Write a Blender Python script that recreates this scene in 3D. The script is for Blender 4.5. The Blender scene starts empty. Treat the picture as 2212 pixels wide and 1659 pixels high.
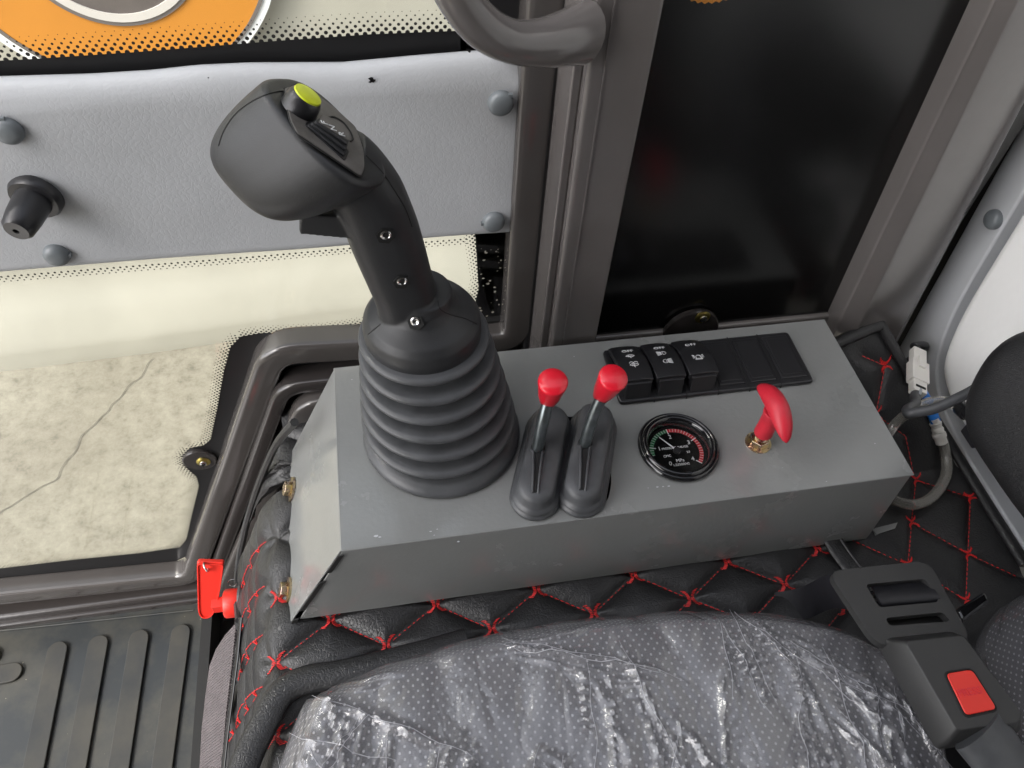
import bpy, bmesh, math, random
from mathutils import Vector, Matrix, noise
random.seed(7)
sc = bpy.context.scene
col = sc.collection
PI = math.pi
# ------------------------------------------------------------------ camera
# survey of the place: world x runs along the console, y towards the door, z up; z = 0 is the console top
F = 1660.0; CX, CY = 1106.0, 829.5
CAM = Vector((0, 0, 0.47))
_X = Vector((11150, -1180, F)).normalized()
_Y = Vector((-471, -2115, F)); _Y = (_Y - _X * _X.dot(_Y)).normalized()
_Z = _X.cross(_Y)
if _Z.y > 0: _Z = -_Z
ROT = Matrix((_X, _Y, _Z))
def ray(px, py): return ROT @ Vector((px - CX, py - CY, F))
def V(px, py, ax, val):
    d = ray(px, py); i = 'xyz'.index(ax)
    return CAM + d * ((val - CAM[i]) / d[i])
def VP(px, py, p0, n):
    d = ray(px, py); return CAM + d * ((p0 - CAM).dot(n) / d.dot(n))
def VS(px, py, fn):
    d = ray(px, py); t0, t1 = .05 / d.length, 1.5 / d.length
    for _ in range(50):
        t = (t0 + t1) / 2; p = CAM + d * t
        if p.z > fn(p.x, p.y): t0 = t
        else: t1 = t
    return CAM + d * t0
RIGHT = ROT @ Vector((1, 0, 0)); UPV = ROT @ Vector((0, -1, 0)); BACK = ROT @ Vector((0, 0, -1))
cam = bpy.data.cameras.new('camera'); camo = bpy.data.objects.new('camera', cam); col.objects.link(camo)
cam.sensor_width = 36; cam.lens = 36 * F / 2212; cam.clip_start = 0.01; cam.clip_end = 200
camo.matrix_world = Matrix(((RIGHT.x, UPV.x, BACK.x, CAM.x), (RIGHT.y, UPV.y, BACK.y, CAM.y), (RIGHT.z, UPV.z, BACK.z, CAM.z), (0, 0, 0, 1)))
sc.camera = camo
# ------------------------------------------------------------------ light
SUN_EL, SUN_AZ = math.radians(45), math.radians(212)   # direction the light comes from, measured from +x
w = bpy.data.worlds.new('World'); sc.world = w; w.use_nodes = True
nt = w.node_tree; bg = nt.nodes['Background']
sky = nt.nodes.new('ShaderNodeTexSky'); sky.sky_type = 'NISHITA'; sky.sun_disc = False
sky.sun_elevation = SUN_EL; sky.sun_rotation = math.radians(90) - SUN_AZ
sky.air_density = 0.7; sky.dust_density = 3.0; sky.ozone_density = 1.0
hs = nt.nodes.new('ShaderNodeHueSaturation'); hs.inputs['Saturation'].default_value = 0.35
nt.links.new(sky.outputs[0], hs.inputs['Color']); nt.links.new(hs.outputs[0], bg.inputs[0])
bg.inputs[1].default_value = 0.15
sl = bpy.data.lights.new('sun', 'SUN'); sl.energy = .55; sl.angle = math.radians(14); sl.color = (1.0, 0.95, 0.87)
so = bpy.data.objects.new('sun', sl); col.objects.link(so)
sd = Vector((math.cos(SUN_EL) * math.cos(SUN_AZ), math.cos(SUN_EL) * math.sin(SUN_AZ), math.sin(SUN_EL)))
so.rotation_euler = sd.to_track_quat('Z', 'Y').to_euler()
sc.view_settings.view_transform = 'Standard'; sc.view_settings.look = 'None'
sc.view_settings.exposure = 1.92; sc.view_settings.gamma = 1.0; sc.view_settings.use_curve_mapping = False
sc.render.engine = 'CYCLES'
sc.cycles.max_bounces = 8; sc.cycles.transparent_max_bounces = 12

# ------------------------------------------------------------------ materials
def mat(name, c, rough=0.5, metal=0.0, bump=None, coat=0.0, spec=0.5, var=0.0, vscale=30, rvar=0.0, grain=None, c2=None, trans=0.0, sss=0.0):
    m = bpy.data.materials.new(name); m.use_nodes = True
    n = m.node_tree.nodes; l = m.node_tree.links; b = n['Principled BSDF']
    b.inputs['Base Color'].default_value = (*c, 1); b.inputs['Roughness'].default_value = rough
    b.inputs['Metallic'].default_value = metal; b.inputs['Specular IOR Level'].default_value = spec
    b.inputs['Coat Weight'].default_value = coat; b.inputs['Coat Roughness'].default_value = 0.08
    b.inputs['Transmission Weight'].default_value = trans
    if sss: b.inputs['Subsurface Weight'].default_value = sss; b.inputs['Subsurface Radius'].default_value = (.01, .01, .01); b.inputs['Subsurface Scale'].default_value = 1
    tc = n.new('ShaderNodeTexCoord')
    if var or rvar:
        t = n.new('ShaderNodeTexNoise'); t.inputs['Scale'].default_value = vscale; t.inputs['Detail'].default_value = 6
        t.inputs['Roughness'].default_value = 0.6
        l.new(tc.outputs['Object'], t.inputs['Vector'])
        if var:
            mx = n.new('ShaderNodeMix'); mx.data_type = 'RGBA'
            cc = c2 if c2 else tuple(v * (1 - var) for v in c)
            mx.inputs['A'].default_value = (*cc, 1); mx.inputs['B'].default_value = (*c, 1)
            r = n.new('ShaderNodeMapRange'); r.inputs['From Min'].default_value = 0.35; r.inputs['From Max'].default_value = 0.62
            l.new(t.outputs['Fac'], r.inputs['Value']); l.new(r.outputs[0], mx.inputs['Factor']); l.new(mx.outputs['Result'], b.inputs['Base Color'])
        if rvar:
            r = n.new('ShaderNodeMapRange'); r.inputs['From Min'].default_value = 0.3; r.inputs['From Max'].default_value = 0.7
            r.inputs['To Min'].default_value = rough - rvar; r.inputs['To Max'].default_value = rough + rvar
            l.new(t.outputs['Fac'], r.inputs['Value']); l.new(r.outputs[0], b.inputs['Roughness'])
    prev = None
    if bump:
        t = n.new('ShaderNodeTexNoise'); t.inputs['Scale'].default_value = bump[0]; t.inputs['Detail'].default_value = 3
        l.new(tc.outputs['Object'], t.inputs['Vector'])
        bp = n.new('ShaderNodeBump'); bp.inputs['Strength'].default_value = bump[1]; bp.inputs['Distance'].default_value = bump[2]
        l.new(t.outputs['Fac'], bp.inputs['Height']); l.new(bp.outputs[0], b.inputs['Normal']); prev = bp
    if grain:   # leather grain
        t = n.new('ShaderNodeTexVoronoi'); t.feature = 'DISTANCE_TO_EDGE'; t.inputs['Scale'].default_value = grain[0]
        wn = n.new('ShaderNodeTexNoise'); wn.inputs['Scale'].default_value = grain[0] * 0.6
        mp = n.new('ShaderNodeMix'); mp.data_type = 'VECTOR'; mp.inputs['Factor'].default_value = 0.008
        l.new(tc.outputs['Object'], wn.inputs['Vector']); l.new(tc.outputs['Object'], mp.inputs['A']); l.new(wn.outputs['Color'], mp.inputs['B'])
        l.new(mp.outputs['Result'], t.inputs['Vector'])
        r = n.new('ShaderNodeMapRange'); r.inputs['From Max'].default_value = 0.18; l.new(t.outputs['Distance'], r.inputs['Value'])
        bp = n.new('ShaderNodeBump'); bp.inputs['Strength'].default_value = grain[1]; bp.inputs['Distance'].default_value = grain[2]
        l.new(r.outputs[0], bp.inputs['Height'])
        if prev: l.new(prev.outputs[0], bp.inputs['Normal'])
        l.new(bp.outputs[0], b.inputs['Normal'])
    return m
M = {}
M['console'] = mat('grey_paint', (.235, .242, .238), .22, bump=(300, .16, .0008), coat=.5, var=.05, vscale=16, rvar=.10)
M['frame'] = mat('brown_grey_paint', (.150, .138, .134), .15, bump=(120, .12, .001), coat=.4, rvar=.05, var=.1, vscale=14)
M['door'] = mat('door_paint', (.070, .064, .061), .14, bump=(120, .1, .001), coat=.5, rvar=.04, var=.08, vscale=14)
M['sheet'] = mat('dark_sheet_paint', (.034, .030, .029), .22, bump=(150, .1, .001), coat=.3)
M['rubber'] = mat('black_rubber', (.075, .078, .083), .42, var=.25, vscale=60, rvar=.1, bump=(900, .15, .0004))
M['grip'] = mat('grip_plastic', (.025, .026, .028), .46, bump=(1500, .3, .0003), var=.12, vscale=40)
M['grip_plate'] = mat('grip_plate', (.13, .122, .115), .5, bump=(900, .2, .0004), var=.3, vscale=90)
M['black'] = mat('black_plastic', (.018, .018, .02), .32, bump=(1200, .15, .0003))
M['blackmatt'] = mat('matt_black', (.008, .008, .008), .7)
M['gloss'] = mat('gloss_black', (.008, .008, .009), .08, coat=.5)
M['tint'] = mat('tinted_glass', (.005, .005, .005), .22, spec=.65, bump=(3, .3, .004))
M['seal'] = mat('black_seal', (.012, .012, .013), .4)
M['trim'] = mat('grey_vinyl', (.44, .455, .475), .5, grain=(260, .12, .0005), var=.06, vscale=12, bump=(60, .1, .002))
M['cap'] = mat('cap_plastic', (.16, .178, .19), .35, var=.1, vscale=90)
M['liner'] = mat('liner_grey', (.50, .515, .535), .4, bump=(500, .08, .0005), var=.07, vscale=10)
M['tank'] = mat('milky_plastic', (.88, .88, .86), .3, bump=(25, .3, .004), sss=.3)
M['white_pl'] = mat('white_nylon', (.75, .73, .68), .4, sss=.2)
M['red'] = mat('red_plastic', (.72, .012, .03), .28, coat=.2, bump=(200, .05, .0005))
M['red_soft'] = mat('red_soft_plastic', (.60, .02, .04), .45, var=.15, vscale=80)
M['red_or'] = mat('orange_red_plastic', (.75, .03, .018), .4)
M['yellow'] = mat('yellow_green', (.62, .70, .02), .4, var=.12, vscale=200)
M['zinc'] = mat('yellow_zinc', (.62, .52, .28), .28, metal=1, var=.4, vscale=150, rvar=.08, c2=(.55, .40, .36))
M['brass'] = mat('brass', (.55, .45, .13), .35, metal=1, var=.3, vscale=200)
M['steel'] = mat('steel', (.6, .6, .6), .22, metal=1)
M['rod'] = mat('blued_steel', (.22, .25, .26), .3, metal=.85, var=.3, vscale=120)
M['leather'] = mat('black_leather', (.024, .024, .025), .38, grain=(300, .35, .0005), var=.15, vscale=25, rvar=.05)
M['leather2'] = mat('black_leather_worn', (.035, .036, .037), .45, grain=(380, .3, .0005), var=.35, vscale=18, rvar=.08)
M['arm'] = mat('armrest_leather', (.016, .016, .017), .4, grain=(600, .5, .0006))
M['thread'] = mat('red_thread', (.78, .03, .03), .6)
M['web'] = mat('ribbed_fabric', (.11, .095, .10), .8, var=.2, vscale=60)
M['belt'] = mat('belt_webbing', (.016, .016, .02), .45, var=.4, vscale=40)
M['white_ink'] = mat('white_ink', (.75, .76, .78), .5)
M['grey_ink'] = mat('grey_ink', (.33, .35, .37), .5)
M['green_ink'] = mat('green_ink', (.02, .17, .06), .5)
M['red_ink'] = mat('red_ink', (.50, .02, .03), .5)
M['blue'] = mat('blue_vinyl', (.01, .18, .62), .35)
M['orange'] = mat('orange_vinyl', (.60, .24, .032), .45, var=.1, vscale=3)
M['ring_grey'] = mat('ring_grey', (.16, .14, .13), .5)
M['ring_pale'] = mat('ring_pale', (.62, .58, .54), .5)
M['disc_dark'] = mat('disc_dark', (.17, .145, .135), .5, var=.4, vscale=5)
M['buckle'] = mat('buckle_plastic', (.030, .030, .030), .45, bump=(1300, .35, .0003), var=.1, vscale=50)
M['clearwall'] = mat('wall_white', (.46, .438, .372), .45, var=.12, vscale=2.2, bump=(4, .25, .02))

def clear(name, tint, fac, rough=.05):
    m = bpy.data.materials.new(name); m.use_nodes = True; n = m.node_tree.nodes; l = m.node_tree.links
    n.remove(n['Principled BSDF']); o = n['Material Output']
    t = n.new('ShaderNodeBsdfTransparent'); t.inputs[0].default_value = (*tint, 1)
    g = n.new('ShaderNodeBsdfGlossy'); g.inputs['Roughness'].default_value = rough; g.inputs[0].default_value = (1, 1, 1, 1)
    lw = n.new('ShaderNodeLayerWeight'); lw.inputs['Blend'].default_value = .5
    pw = n.new('ShaderNodeMath'); pw.operation = 'POWER'; pw.inputs[1].default_value = 4.5; l.new(lw.outputs['Facing'], pw.inputs[0])
    fr = n.new('ShaderNodeMath'); fr.operation = 'MULTIPLY_ADD'; fr.inputs[1].default_value = .7; fr.inputs[2].default_value = fac; l.new(pw.outputs[0], fr.inputs[0])
    mx = n.new('ShaderNodeMixShader'); l.new(fr.outputs[0], mx.inputs[0]); l.new(t.outputs[0], mx.inputs[1]); l.new(g.outputs[0], mx.inputs[2]); l.new(mx.outputs[0], o.inputs[0])
    return m
M['glass'] = clear('window_glass', (.96, .975, .96), .03)
M['lens'] = clear('gauge_lens', (.97, .97, .97), .12, .03)
M['hose'] = mat('clear_hose', (.62, .60, .55), .12, trans=.75, coat=.3)

def wrap_mat():
    m = bpy.data.materials.new('plastic_wrap'); m.use_nodes = True; n = m.node_tree.nodes; l = m.node_tree.links
    n.remove(n['Principled BSDF']); o = n['Material Output']
    tc = n.new('ShaderNodeTexCoord')
    mp = n.new('ShaderNodeMapping'); mp.inputs['Rotation'].default_value = (0, 0, .35); mp.inputs['Scale'].default_value = (60, 14, 30)
    l.new(tc.outputs['Object'], mp.inputs[0])
    v = n.new('ShaderNodeTexVoronoi'); v.feature = 'DISTANCE_TO_EDGE'; v.inputs['Scale'].default_value = 1.0
    ns = n.new('ShaderNodeTexNoise'); ns.inputs['Scale'].default_value = 22; ns.inputs['Detail'].default_value = 5; ns.inputs['Distortion'].default_value = 1.2
    l.new(tc.outputs['Object'], ns.inputs[0])
    ad = n.new('ShaderNodeMix'); ad.data_type = 'VECTOR'; ad.inputs['Factor'].default_value = .45
    l.new(mp.outputs[0], ad.inputs['A']); l.new(ns.outputs['Color'], ad.inputs['B']); l.new(ad.outputs['Result'], v.inputs['Vector'])
    r = n.new('ShaderNodeMapRange'); r.inputs['From Max'].default_value = .10; l.new(v.outputs['Distance'], r.inputs[0])
    b1 = n.new('ShaderNodeBump'); b1.inputs['Strength'].default_value = .28; b1.inputs['Distance'].default_value = .003; l.new(ns.outputs['Fac'], b1.inputs['Height'])
    b2 = n.new('ShaderNodeBump'); b2.inputs['Strength'].default_value = .35; b2.inputs['Distance'].default_value = .002
    l.new(r.outputs[0], b2.inputs['Height']); l.new(b1.outputs[0], b2.inputs['Normal'])
    g = n.new('ShaderNodeBsdfGlossy'); g.inputs['Roughness'].default_value = .17; l.new(b2.outputs[0], g.inputs['Normal'])
    t = n.new('ShaderNodeBsdfTransparent'); t.inputs[0].default_value = (.93, .93, .95, 1)
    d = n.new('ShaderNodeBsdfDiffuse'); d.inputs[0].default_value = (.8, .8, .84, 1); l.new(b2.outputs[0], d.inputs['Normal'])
    lw = n.new('ShaderNodeLayerWeight'); lw.inputs['Blend'].default_value = .5; l.new(b2.outputs[0], lw.inputs['Normal'])
    fr = n.new('ShaderNodeMath'); fr.operation = 'POWER'; fr.inputs[1].default_value = 3.0; l.new(lw.outputs['Facing'], fr.inputs[0])
    mf = n.new('ShaderNodeMath'); mf.operation = 'MULTIPLY_ADD'; mf.inputs[1].default_value = .75; mf.inputs[2].default_value = .09; l.new(fr.outputs[0], mf.inputs[0])
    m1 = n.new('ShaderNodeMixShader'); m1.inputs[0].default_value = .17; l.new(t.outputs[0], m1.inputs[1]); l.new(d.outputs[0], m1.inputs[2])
    m2 = n.new('ShaderNodeMixShader'); l.new(mf.outputs[0], m2.inputs[0]); l.new(m1.outputs[0], m2.inputs[1]); l.new(g.outputs[0], m2.inputs[2])
    l.new(m2.outputs[0], o.inputs[0]); return m
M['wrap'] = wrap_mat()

def dotted():
    m = mat('dotted_fabric', (.055, .054, .065), .85, bump=(1500, .4, .0005)); n = m.node_tree.nodes; l = m.node_tree.links; b = n['Principled BSDF']
    tc = n.new('ShaderNodeTexCoord'); mp = n.new('ShaderNodeMapping'); mp.inputs['Rotation'].default_value = (0, 0, .06); l.new(tc.outputs['UV'], mp.inputs[0])
    sp = n.new('ShaderNodeSeparateXYZ'); l.new(mp.outputs[0], sp.inputs[0])
    outs = []
    for k, a in ((0, 2 * PI / .0062), (1, 2 * PI / .0074)):
        mu = n.new('ShaderNodeMath'); mu.operation = 'MULTIPLY'; mu.inputs[1].default_value = a; l.new(sp.outputs[k], mu.inputs[0])
        s = n.new('ShaderNodeMath'); s.operation = 'SINE'; l.new(mu.outputs[0], s.inputs[0]); outs.append(s)
    p = n.new('ShaderNodeMath'); p.operation = 'MULTIPLY'; l.new(outs[0].outputs[0], p.inputs[0]); l.new(outs[1].outputs[0], p.inputs[1])
    r = n.new('ShaderNodeMapRange'); r.inputs['From Min'].default_value = .62; r.inputs['From Max'].default_value = .85; l.new(p.outputs[0], r.inputs[0])
    mx = n.new('ShaderNodeMix'); mx.data_type = 'RGBA'; mx.inputs['A'].default_value = (.066, .065, .071, 1); mx.inputs['B'].default_value = (.46, .46, .47, 1)
    l.new(r.outputs[0], mx.inputs['Factor']); l.new(mx.outputs['Result'], b.inputs['Base Color']); return m
M['fabric'] = dotted()

def concrete():
    m = mat('concrete', (.5, .46, .37), .85); n = m.node_tree.nodes; l = m.node_tree.links; b = n['Principled BSDF']
    tc = n.new('ShaderNodeTexCoord')
    a = n.new('ShaderNodeTexNoise'); a.inputs['Scale'].default_value = 24; a.inputs['Detail'].default_value = 12; a.inputs['Roughness'].default_value = .8
    c = n.new('ShaderNodeTexNoise'); c.inputs['Scale'].default_value = 2.2; c.inputs['Detail'].default_value = 3
    for t in (a, c): l.new(tc.outputs['Object'], t.inputs[0])
    cr = n.new('ShaderNodeValToRGB'); e = cr.color_ramp.elements
    e[0].position = .33; e[0].color = (.168, .152, .118, 1); e[1].position = .66; e[1].color = (.33, .308, .248, 1)
    k = e.new(.47); k.color = (.262, .24, .19, 1)
    l.new(a.outputs['Fac'], cr.inputs[0])
    mx = n.new('ShaderNodeMix'); mx.data_type = 'RGBA'; mx.blend_type = 'MULTIPLY'; mx.inputs['Factor'].default_value = .5
    cr2 = n.new('ShaderNodeValToRGB'); e = cr2.color_ramp.elements; e[0].position = .35; e[0].color = (.72, .70, .68, 1); e[1].position = .6; e[1].color = (1, 1, 1, 1)
    l.new(c.outputs['Fac'], cr2.inputs[0]); l.new(cr.outputs[0], mx.inputs['A']); l.new(cr2.outputs[0], mx.inputs['B']); l.new(mx.outputs['Result'], b.inputs['Base Color'])
    bp = n.new('ShaderNodeBump'); bp.inputs['Distance'].default_value = .004; bp.inputs['Strength'].default_value = .5; l.new(a.outputs['Fac'], bp.inputs['Height']); l.new(bp.outputs[0], b.inputs['Normal'])
    return m
M['concrete'] = concrete()
def matmat():
    m = mat('dusty_rubber', (.03, .034, .038), .5, bump=(700, .15, .0005)); n = m.node_tree.nodes; l = m.node_tree.links; b = n['Principled BSDF']
    tc = n.new('ShaderNodeTexCoord')
    a = n.new('ShaderNodeTexNoise'); a.inputs['Scale'].default_value = 9; a.inputs['Detail'].default_value = 9; a.inputs['Roughness'].default_value = .65
    s = n.new('ShaderNodeTexNoise'); s.inputs['Scale'].default_value = 170; s.inputs['Detail'].default_value = 2
    for t in (a, s): l.new(tc.outputs['Object'], t.inputs[0])
    cr = n.new('ShaderNodeValToRGB'); e = cr.color_ramp.elements; e[0].position = .45; e[0].color = (.015, .019, .022, 1); e[1].position = .66; e[1].color = (.055, .053, .043, 1)
    l.new(a.outputs['Fac'], cr.inputs[0])
    mu = n.new('ShaderNodeMath'); mu.operation = 'MULTIPLY'; l.new(a.outputs['Fac'], mu.inputs[0]); l.new(s.outputs['Fac'], mu.inputs[1])
    r = n.new('ShaderNodeMapRange'); r.inputs['From Min'].default_value = .43; r.inputs['From Max'].default_value = .46; l.new(mu.outputs[0], r.inputs[0])
    mx = n.new('ShaderNodeMix'); mx.data_type = 'RGBA'; l.new(r.outputs[0], mx.inputs['Factor']); l.new(cr.outputs[0], mx.inputs['A']); mx.inputs['B'].default_value = (.4, .37, .27, 1)
    l.new(mx.outputs['Result'], b.inputs['Base Color'])
    return m
M['mat'] = matmat()

# ------------------------------------------------------------------ mesh helpers
class MB:
    def __init__(s): s.v = []; s.f = []; s.uv = None
    def add(s, vs, fs):
        o = len(s.v); s.v += [Vector(p) for p in vs]; s.f += [[i + o for i in f] for f in fs]; return s
    def box(s, c, h, ax=None):
        a = ax or (Vector((1, 0, 0)), Vector((0, 1, 0)), Vector((0, 0, 1))); c = Vector(c)
        vs = [c + a[0] * h[0] * i + a[1] * h[1] * j + a[2] * h[2] * k for i in (-1, 1) for j in (-1, 1) for k in (-1, 1)]
        return s.add(vs, [[0, 1, 3, 2], [4, 6, 7, 5], [0, 4, 5, 1], [2, 3, 7, 6], [0, 2, 6, 4], [1, 5, 7, 3]])
    def prism(s, pts, d):
        pts = [Vector(p) for p in pts]; d = Vector(d); n = len(pts)
        return s.add(pts + [p + d for p in pts], [list(range(n))[::-1], list(range(n, 2 * n))] + [[i, (i + 1) % n, n + (i + 1) % n, n + i] for i in range(n)])
    def loft(s, rings, caps=True, closed=False):
        n = len(rings[0]); vs = [p for r in rings for p in r]; fs = []
        m = len(rings)
        for k in range(m if closed else m - 1):
            a = k * n; b = ((k + 1) % m) * n
            fs += [[a + i, a + (i + 1) % n, b + (i + 1) % n, b + i] for i in range(n)]
        if caps and not closed: fs += [list(range(n))[::-1], list(range((m - 1) * n, m * n))]
        return s.add(vs, fs)
    def tube(s, pts, r, n=12, up=None, caps=True, prof=None):
        pts = [Vector(p) for p in pts]; R = r if isinstance(r, list) else [r] * len(pts)
        up = Vector(up) if up else None; rings = []; pn = None
        for i, p in enumerate(pts):
            t = (pts[min(i + 1, len(pts) - 1)] - pts[max(i - 1, 0)]).normalized()
            if up is not None: a = up - t * up.dot(t)
            else:
                if pn is None: pn = t.orthogonal()
                a = pn - t * pn.dot(t)
            a.normalize(); pn = a; b = t.cross(a)
            rr = R[i]; ra, rb = rr if isinstance(rr, tuple) else (rr, rr)
            if prof: rings.append([p + a * (u * ra) + b * (v * rb) for u, v in prof])
            else: rings.append([p + a * (ra * math.cos(2 * PI * k / n)) + b * (rb * math.sin(2 * PI * k / n)) for k in range(n)])
        return s.loft(rings, caps)
    def lathe(s, o, axis, prof, n=32, caps=True):
        o = Vector(o); z = Vector(axis).normalized(); x = z.orthogonal().normalized(); y = z.cross(x)
        return s.loft([[o + z * h + (x * math.cos(2 * PI * k / n) + y * math.sin(2 * PI * k / n)) * max(r, 1e-5) for k in range(n)] for r, h in prof], caps)
    def torus(s, o, axis, R, r, n=48, m=12, sq=(1, 1)):
        o = Vector(o); z = Vector(axis).normalized(); x = z.orthogonal().normalized(); y = z.cross(x); rings = []
        for k in range(n):
            d = x * math.cos(2 * PI * k / n) + y * math.sin(2 * PI * k / n)
            rings.append([o + d * (R + r * sq[0] * math.cos(2 * PI * j / m)) + z * (r * sq[1] * math.sin(2 * PI * j / m)) for j in range(m)])
        return s.loft(rings, closed=True)
    def disc(s, o, axis, r, n=24):
        o = Vector(o); z = Vector(axis).normalized(); x = z.orthogonal().normalized(); y = z.cross(x)
        return s.add([o + (x * math.cos(2 * PI * k / n) + y * math.sin(2 * PI * k / n)) * r for k in range(n)], [list(range(n))])
    def grid(s, fn, nu, nv):
        vs = [fn(i / nu, j / nv) for j in range(nv + 1) for i in range(nu + 1)]
        return s.add(vs, [[j * (nu + 1) + i, j * (nu + 1) + i + 1, (j + 1) * (nu + 1) + i + 1, (j + 1) * (nu + 1) + i] for j in range(nv) for i in range(nu)])
    def build(s, name, m, parent=None, bevel=0, ang=38, flat=False, segs=3, mats=None, remesh=0, fix=True, uv=False):
        org = Vector(ORG.get(parent.name, (0, 0, 0))) if parent else Vector((0, 0, 0))
        me = bpy.data.meshes.new(name); me.from_pydata([v - org for v in s.v], [], s.f)
        if fix:
            bm = bmesh.new(); bm.from_mesh(me); bmesh.ops.recalc_face_normals(bm, faces=bm.faces); bm.to_mesh(me); bm.free()
        me.materials.append(M[m] if isinstance(m, str) else m)
        if uv:
            L = me.uv_layers.new(name='UVMap')
            for lp in me.loops:
                L.data[lp.index].uv = s.uv[lp.vertex_index]
        o = bpy.data.objects.new(name, me); col.objects.link(o)
        if parent: o.parent = parent
        ORG[o.name] = org
        if not flat: me.shade_smooth()
        if bevel:
            b = o.modifiers.new('bevel', 'BEVEL'); b.width = bevel; b.segments = segs; b.limit_method = 'ANGLE'; b.angle_limit = math.radians(35); b.harden_normals = True
        elif not flat and not remesh: me.set_sharp_from_angle(angle=math.radians(ang))
        if remesh:
            r = o.modifiers.new('remesh', 'REMESH'); r.mode = 'VOXEL'; r.voxel_size = remesh; r.use_smooth_shade = True
            q = o.modifiers.new('smooth', 'SMOOTH'); q.factor = .5; q.iterations = 10
        return o
ORG = {}
def tag(o, label=None, cat=None, group=None, kind=None):
    if label: o['label'] = label
    if cat: o['category'] = cat
    if group: o['group'] = group
    if kind: o['kind'] = kind
    return o
def thing(name, label, cat, loc=(0, 0, 0), group=None):
    o = bpy.data.objects.new(name, None); col.objects.link(o); o.location = loc; o.empty_display_size = .02
    ORG[o.name] = Vector(loc); return tag(o, label, cat, group)
def spline(pts, k=8):
    P = [Vector(p) for p in pts]; P = [P[0] * 2 - P[1]] + P + [P[-1] * 2 - P[-2]]; out = []
    for i in range(1, len(P) - 2):
        for j in range(k):
            t = j / k; a, b, c, d = P[i - 1], P[i], P[i + 1], P[i + 2]
            out.append(.5 * ((2 * b) + (c - a) * t + (2 * a - 5 * b + 4 * c - d) * t * t + (3 * b - a - 3 * c + d) * t ** 3))
    return out + [P[-2]]
def rpoly(pts, r, k=5):
    """polygon with rounded corners"""
    pts = [Vector(p) for p in pts]; out = []; n = len(pts)
    R = r if isinstance(r, (list, tuple)) else [r] * n
    for i in range(n):
        a, b, c = pts[i - 1], pts[i], pts[(i + 1) % n]; rr = R[i]
        if rr <= 0: out.append(b); continue
        u = (a - b); v = (c - b); l1 = min(rr, u.length * .49); l2 = min(rr, v.length * .49)
        p = b + u.normalized() * l1; q = b + v.normalized() * l2
        for j in range(k + 1):
            t = j / k; out.append(p * (1 - t) ** 2 + b * 2 * t * (1 - t) + q * t * t)
    return out
def rpath(pts, r, k=6):
    pts = [Vector(p) for p in pts]; out = [pts[0]]
    for i in range(1, len(pts) - 1):
        a, b, c = pts[i - 1:i + 2]; p = b + (a - b).normalized() * r; q = b + (c - b).normalized() * r
        out += [p * (1 - t / k) ** 2 + b * 2 * (t / k) * (1 - t / k) + q * (t / k) ** 2 for t in range(k + 1)]
    return out + [pts[-1]]
def text(name, s, o, xd, yd, size, m, parent, align='CENTER', lift=.0002, thick=.00015):
    cu = bpy.data.curves.new(name, 'FONT'); cu.body = s; cu.size = size; cu.align_x = align; cu.align_y = 'CENTER'; cu.extrude = thick; cu.resolution_u = 3
    t = bpy.data.objects.new(name, cu); col.objects.link(t)
    dg = bpy.context.evaluated_depsgraph_get(); me = bpy.data.meshes.new_from_object(t.evaluated_get(dg)); me.materials.clear(); me.materials.append(M[m])
    bpy.data.objects.remove(t); bpy.data.curves.remove(cu)
    x = Vector(xd).normalized(); y = Vector(yd); y = (y - x * x.dot(y)).normalized(); z = x.cross(y)
    mt = Matrix(((x.x, y.x, z.x, 0), (x.y, y.y, z.y, 0), (x.z, y.z, z.z, 0), (0, 0, 0, 1)))
    p = Vector(o) + z * lift - Vector(ORG.get(parent.name, (0, 0, 0)))
    me.transform(Matrix.Translation(p) @ mt)
    ob = bpy.data.objects.new(name, me); col.objects.link(ob); ob.parent = parent; ORG[ob.name] = ORG.get(parent.name, Vector()); return ob
XA, YA, ZA = Vector((1, 0, 0)), Vector((0, 1, 0)), Vector((0, 0, 1))
def hexprof(r): return [(r * math.cos(PI / 3 * k), r * math.sin(PI / 3 * k)) for k in range(6)]

# ================================================================== outside
GZ = -1.2
b = MB(); b.add([(-7, -5, GZ), (7, -5, GZ), (7, 9, GZ), (-7, 9, GZ)], [[0, 1, 2, 3]])
ground = tag(b.build('ground', 'concrete', flat=True), kind='structure')
ck = [(330, 775), (300, 812), (265, 850), (225, 895), (185, 935), (160, 975), (135, 1010), (105, 1045), (60, 1065), (20, 1090), (-60, 1150)]
pp = []
for i, (x, y) in enumerate(ck): pp.append(V(x, y, 'z', GZ + .003))
pp = spline(pp, 9); L = []; Rr = []
for i, p in enumerate(pp):
    t = (pp[min(i + 1, len(pp) - 1)] - pp[max(i - 1, 0)]).normalized(); s = Vector((t.y, -t.x, 0))
    p = p + s * (noise.noise(p * 28) * .012); wd = .0009 + .0014 * abs(noise.noise(p * 60))
    L.append(p + s * wd); Rr.append(p - s * wd)
b = MB(); n = len(L); b.add(L + Rr, [[i, i + 1, n + i + 1, n + i] for i in range(n - 1)])
b.build('crack', mat('crack_dark', (.15, .135, .11), .9), ground, flat=True)
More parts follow.
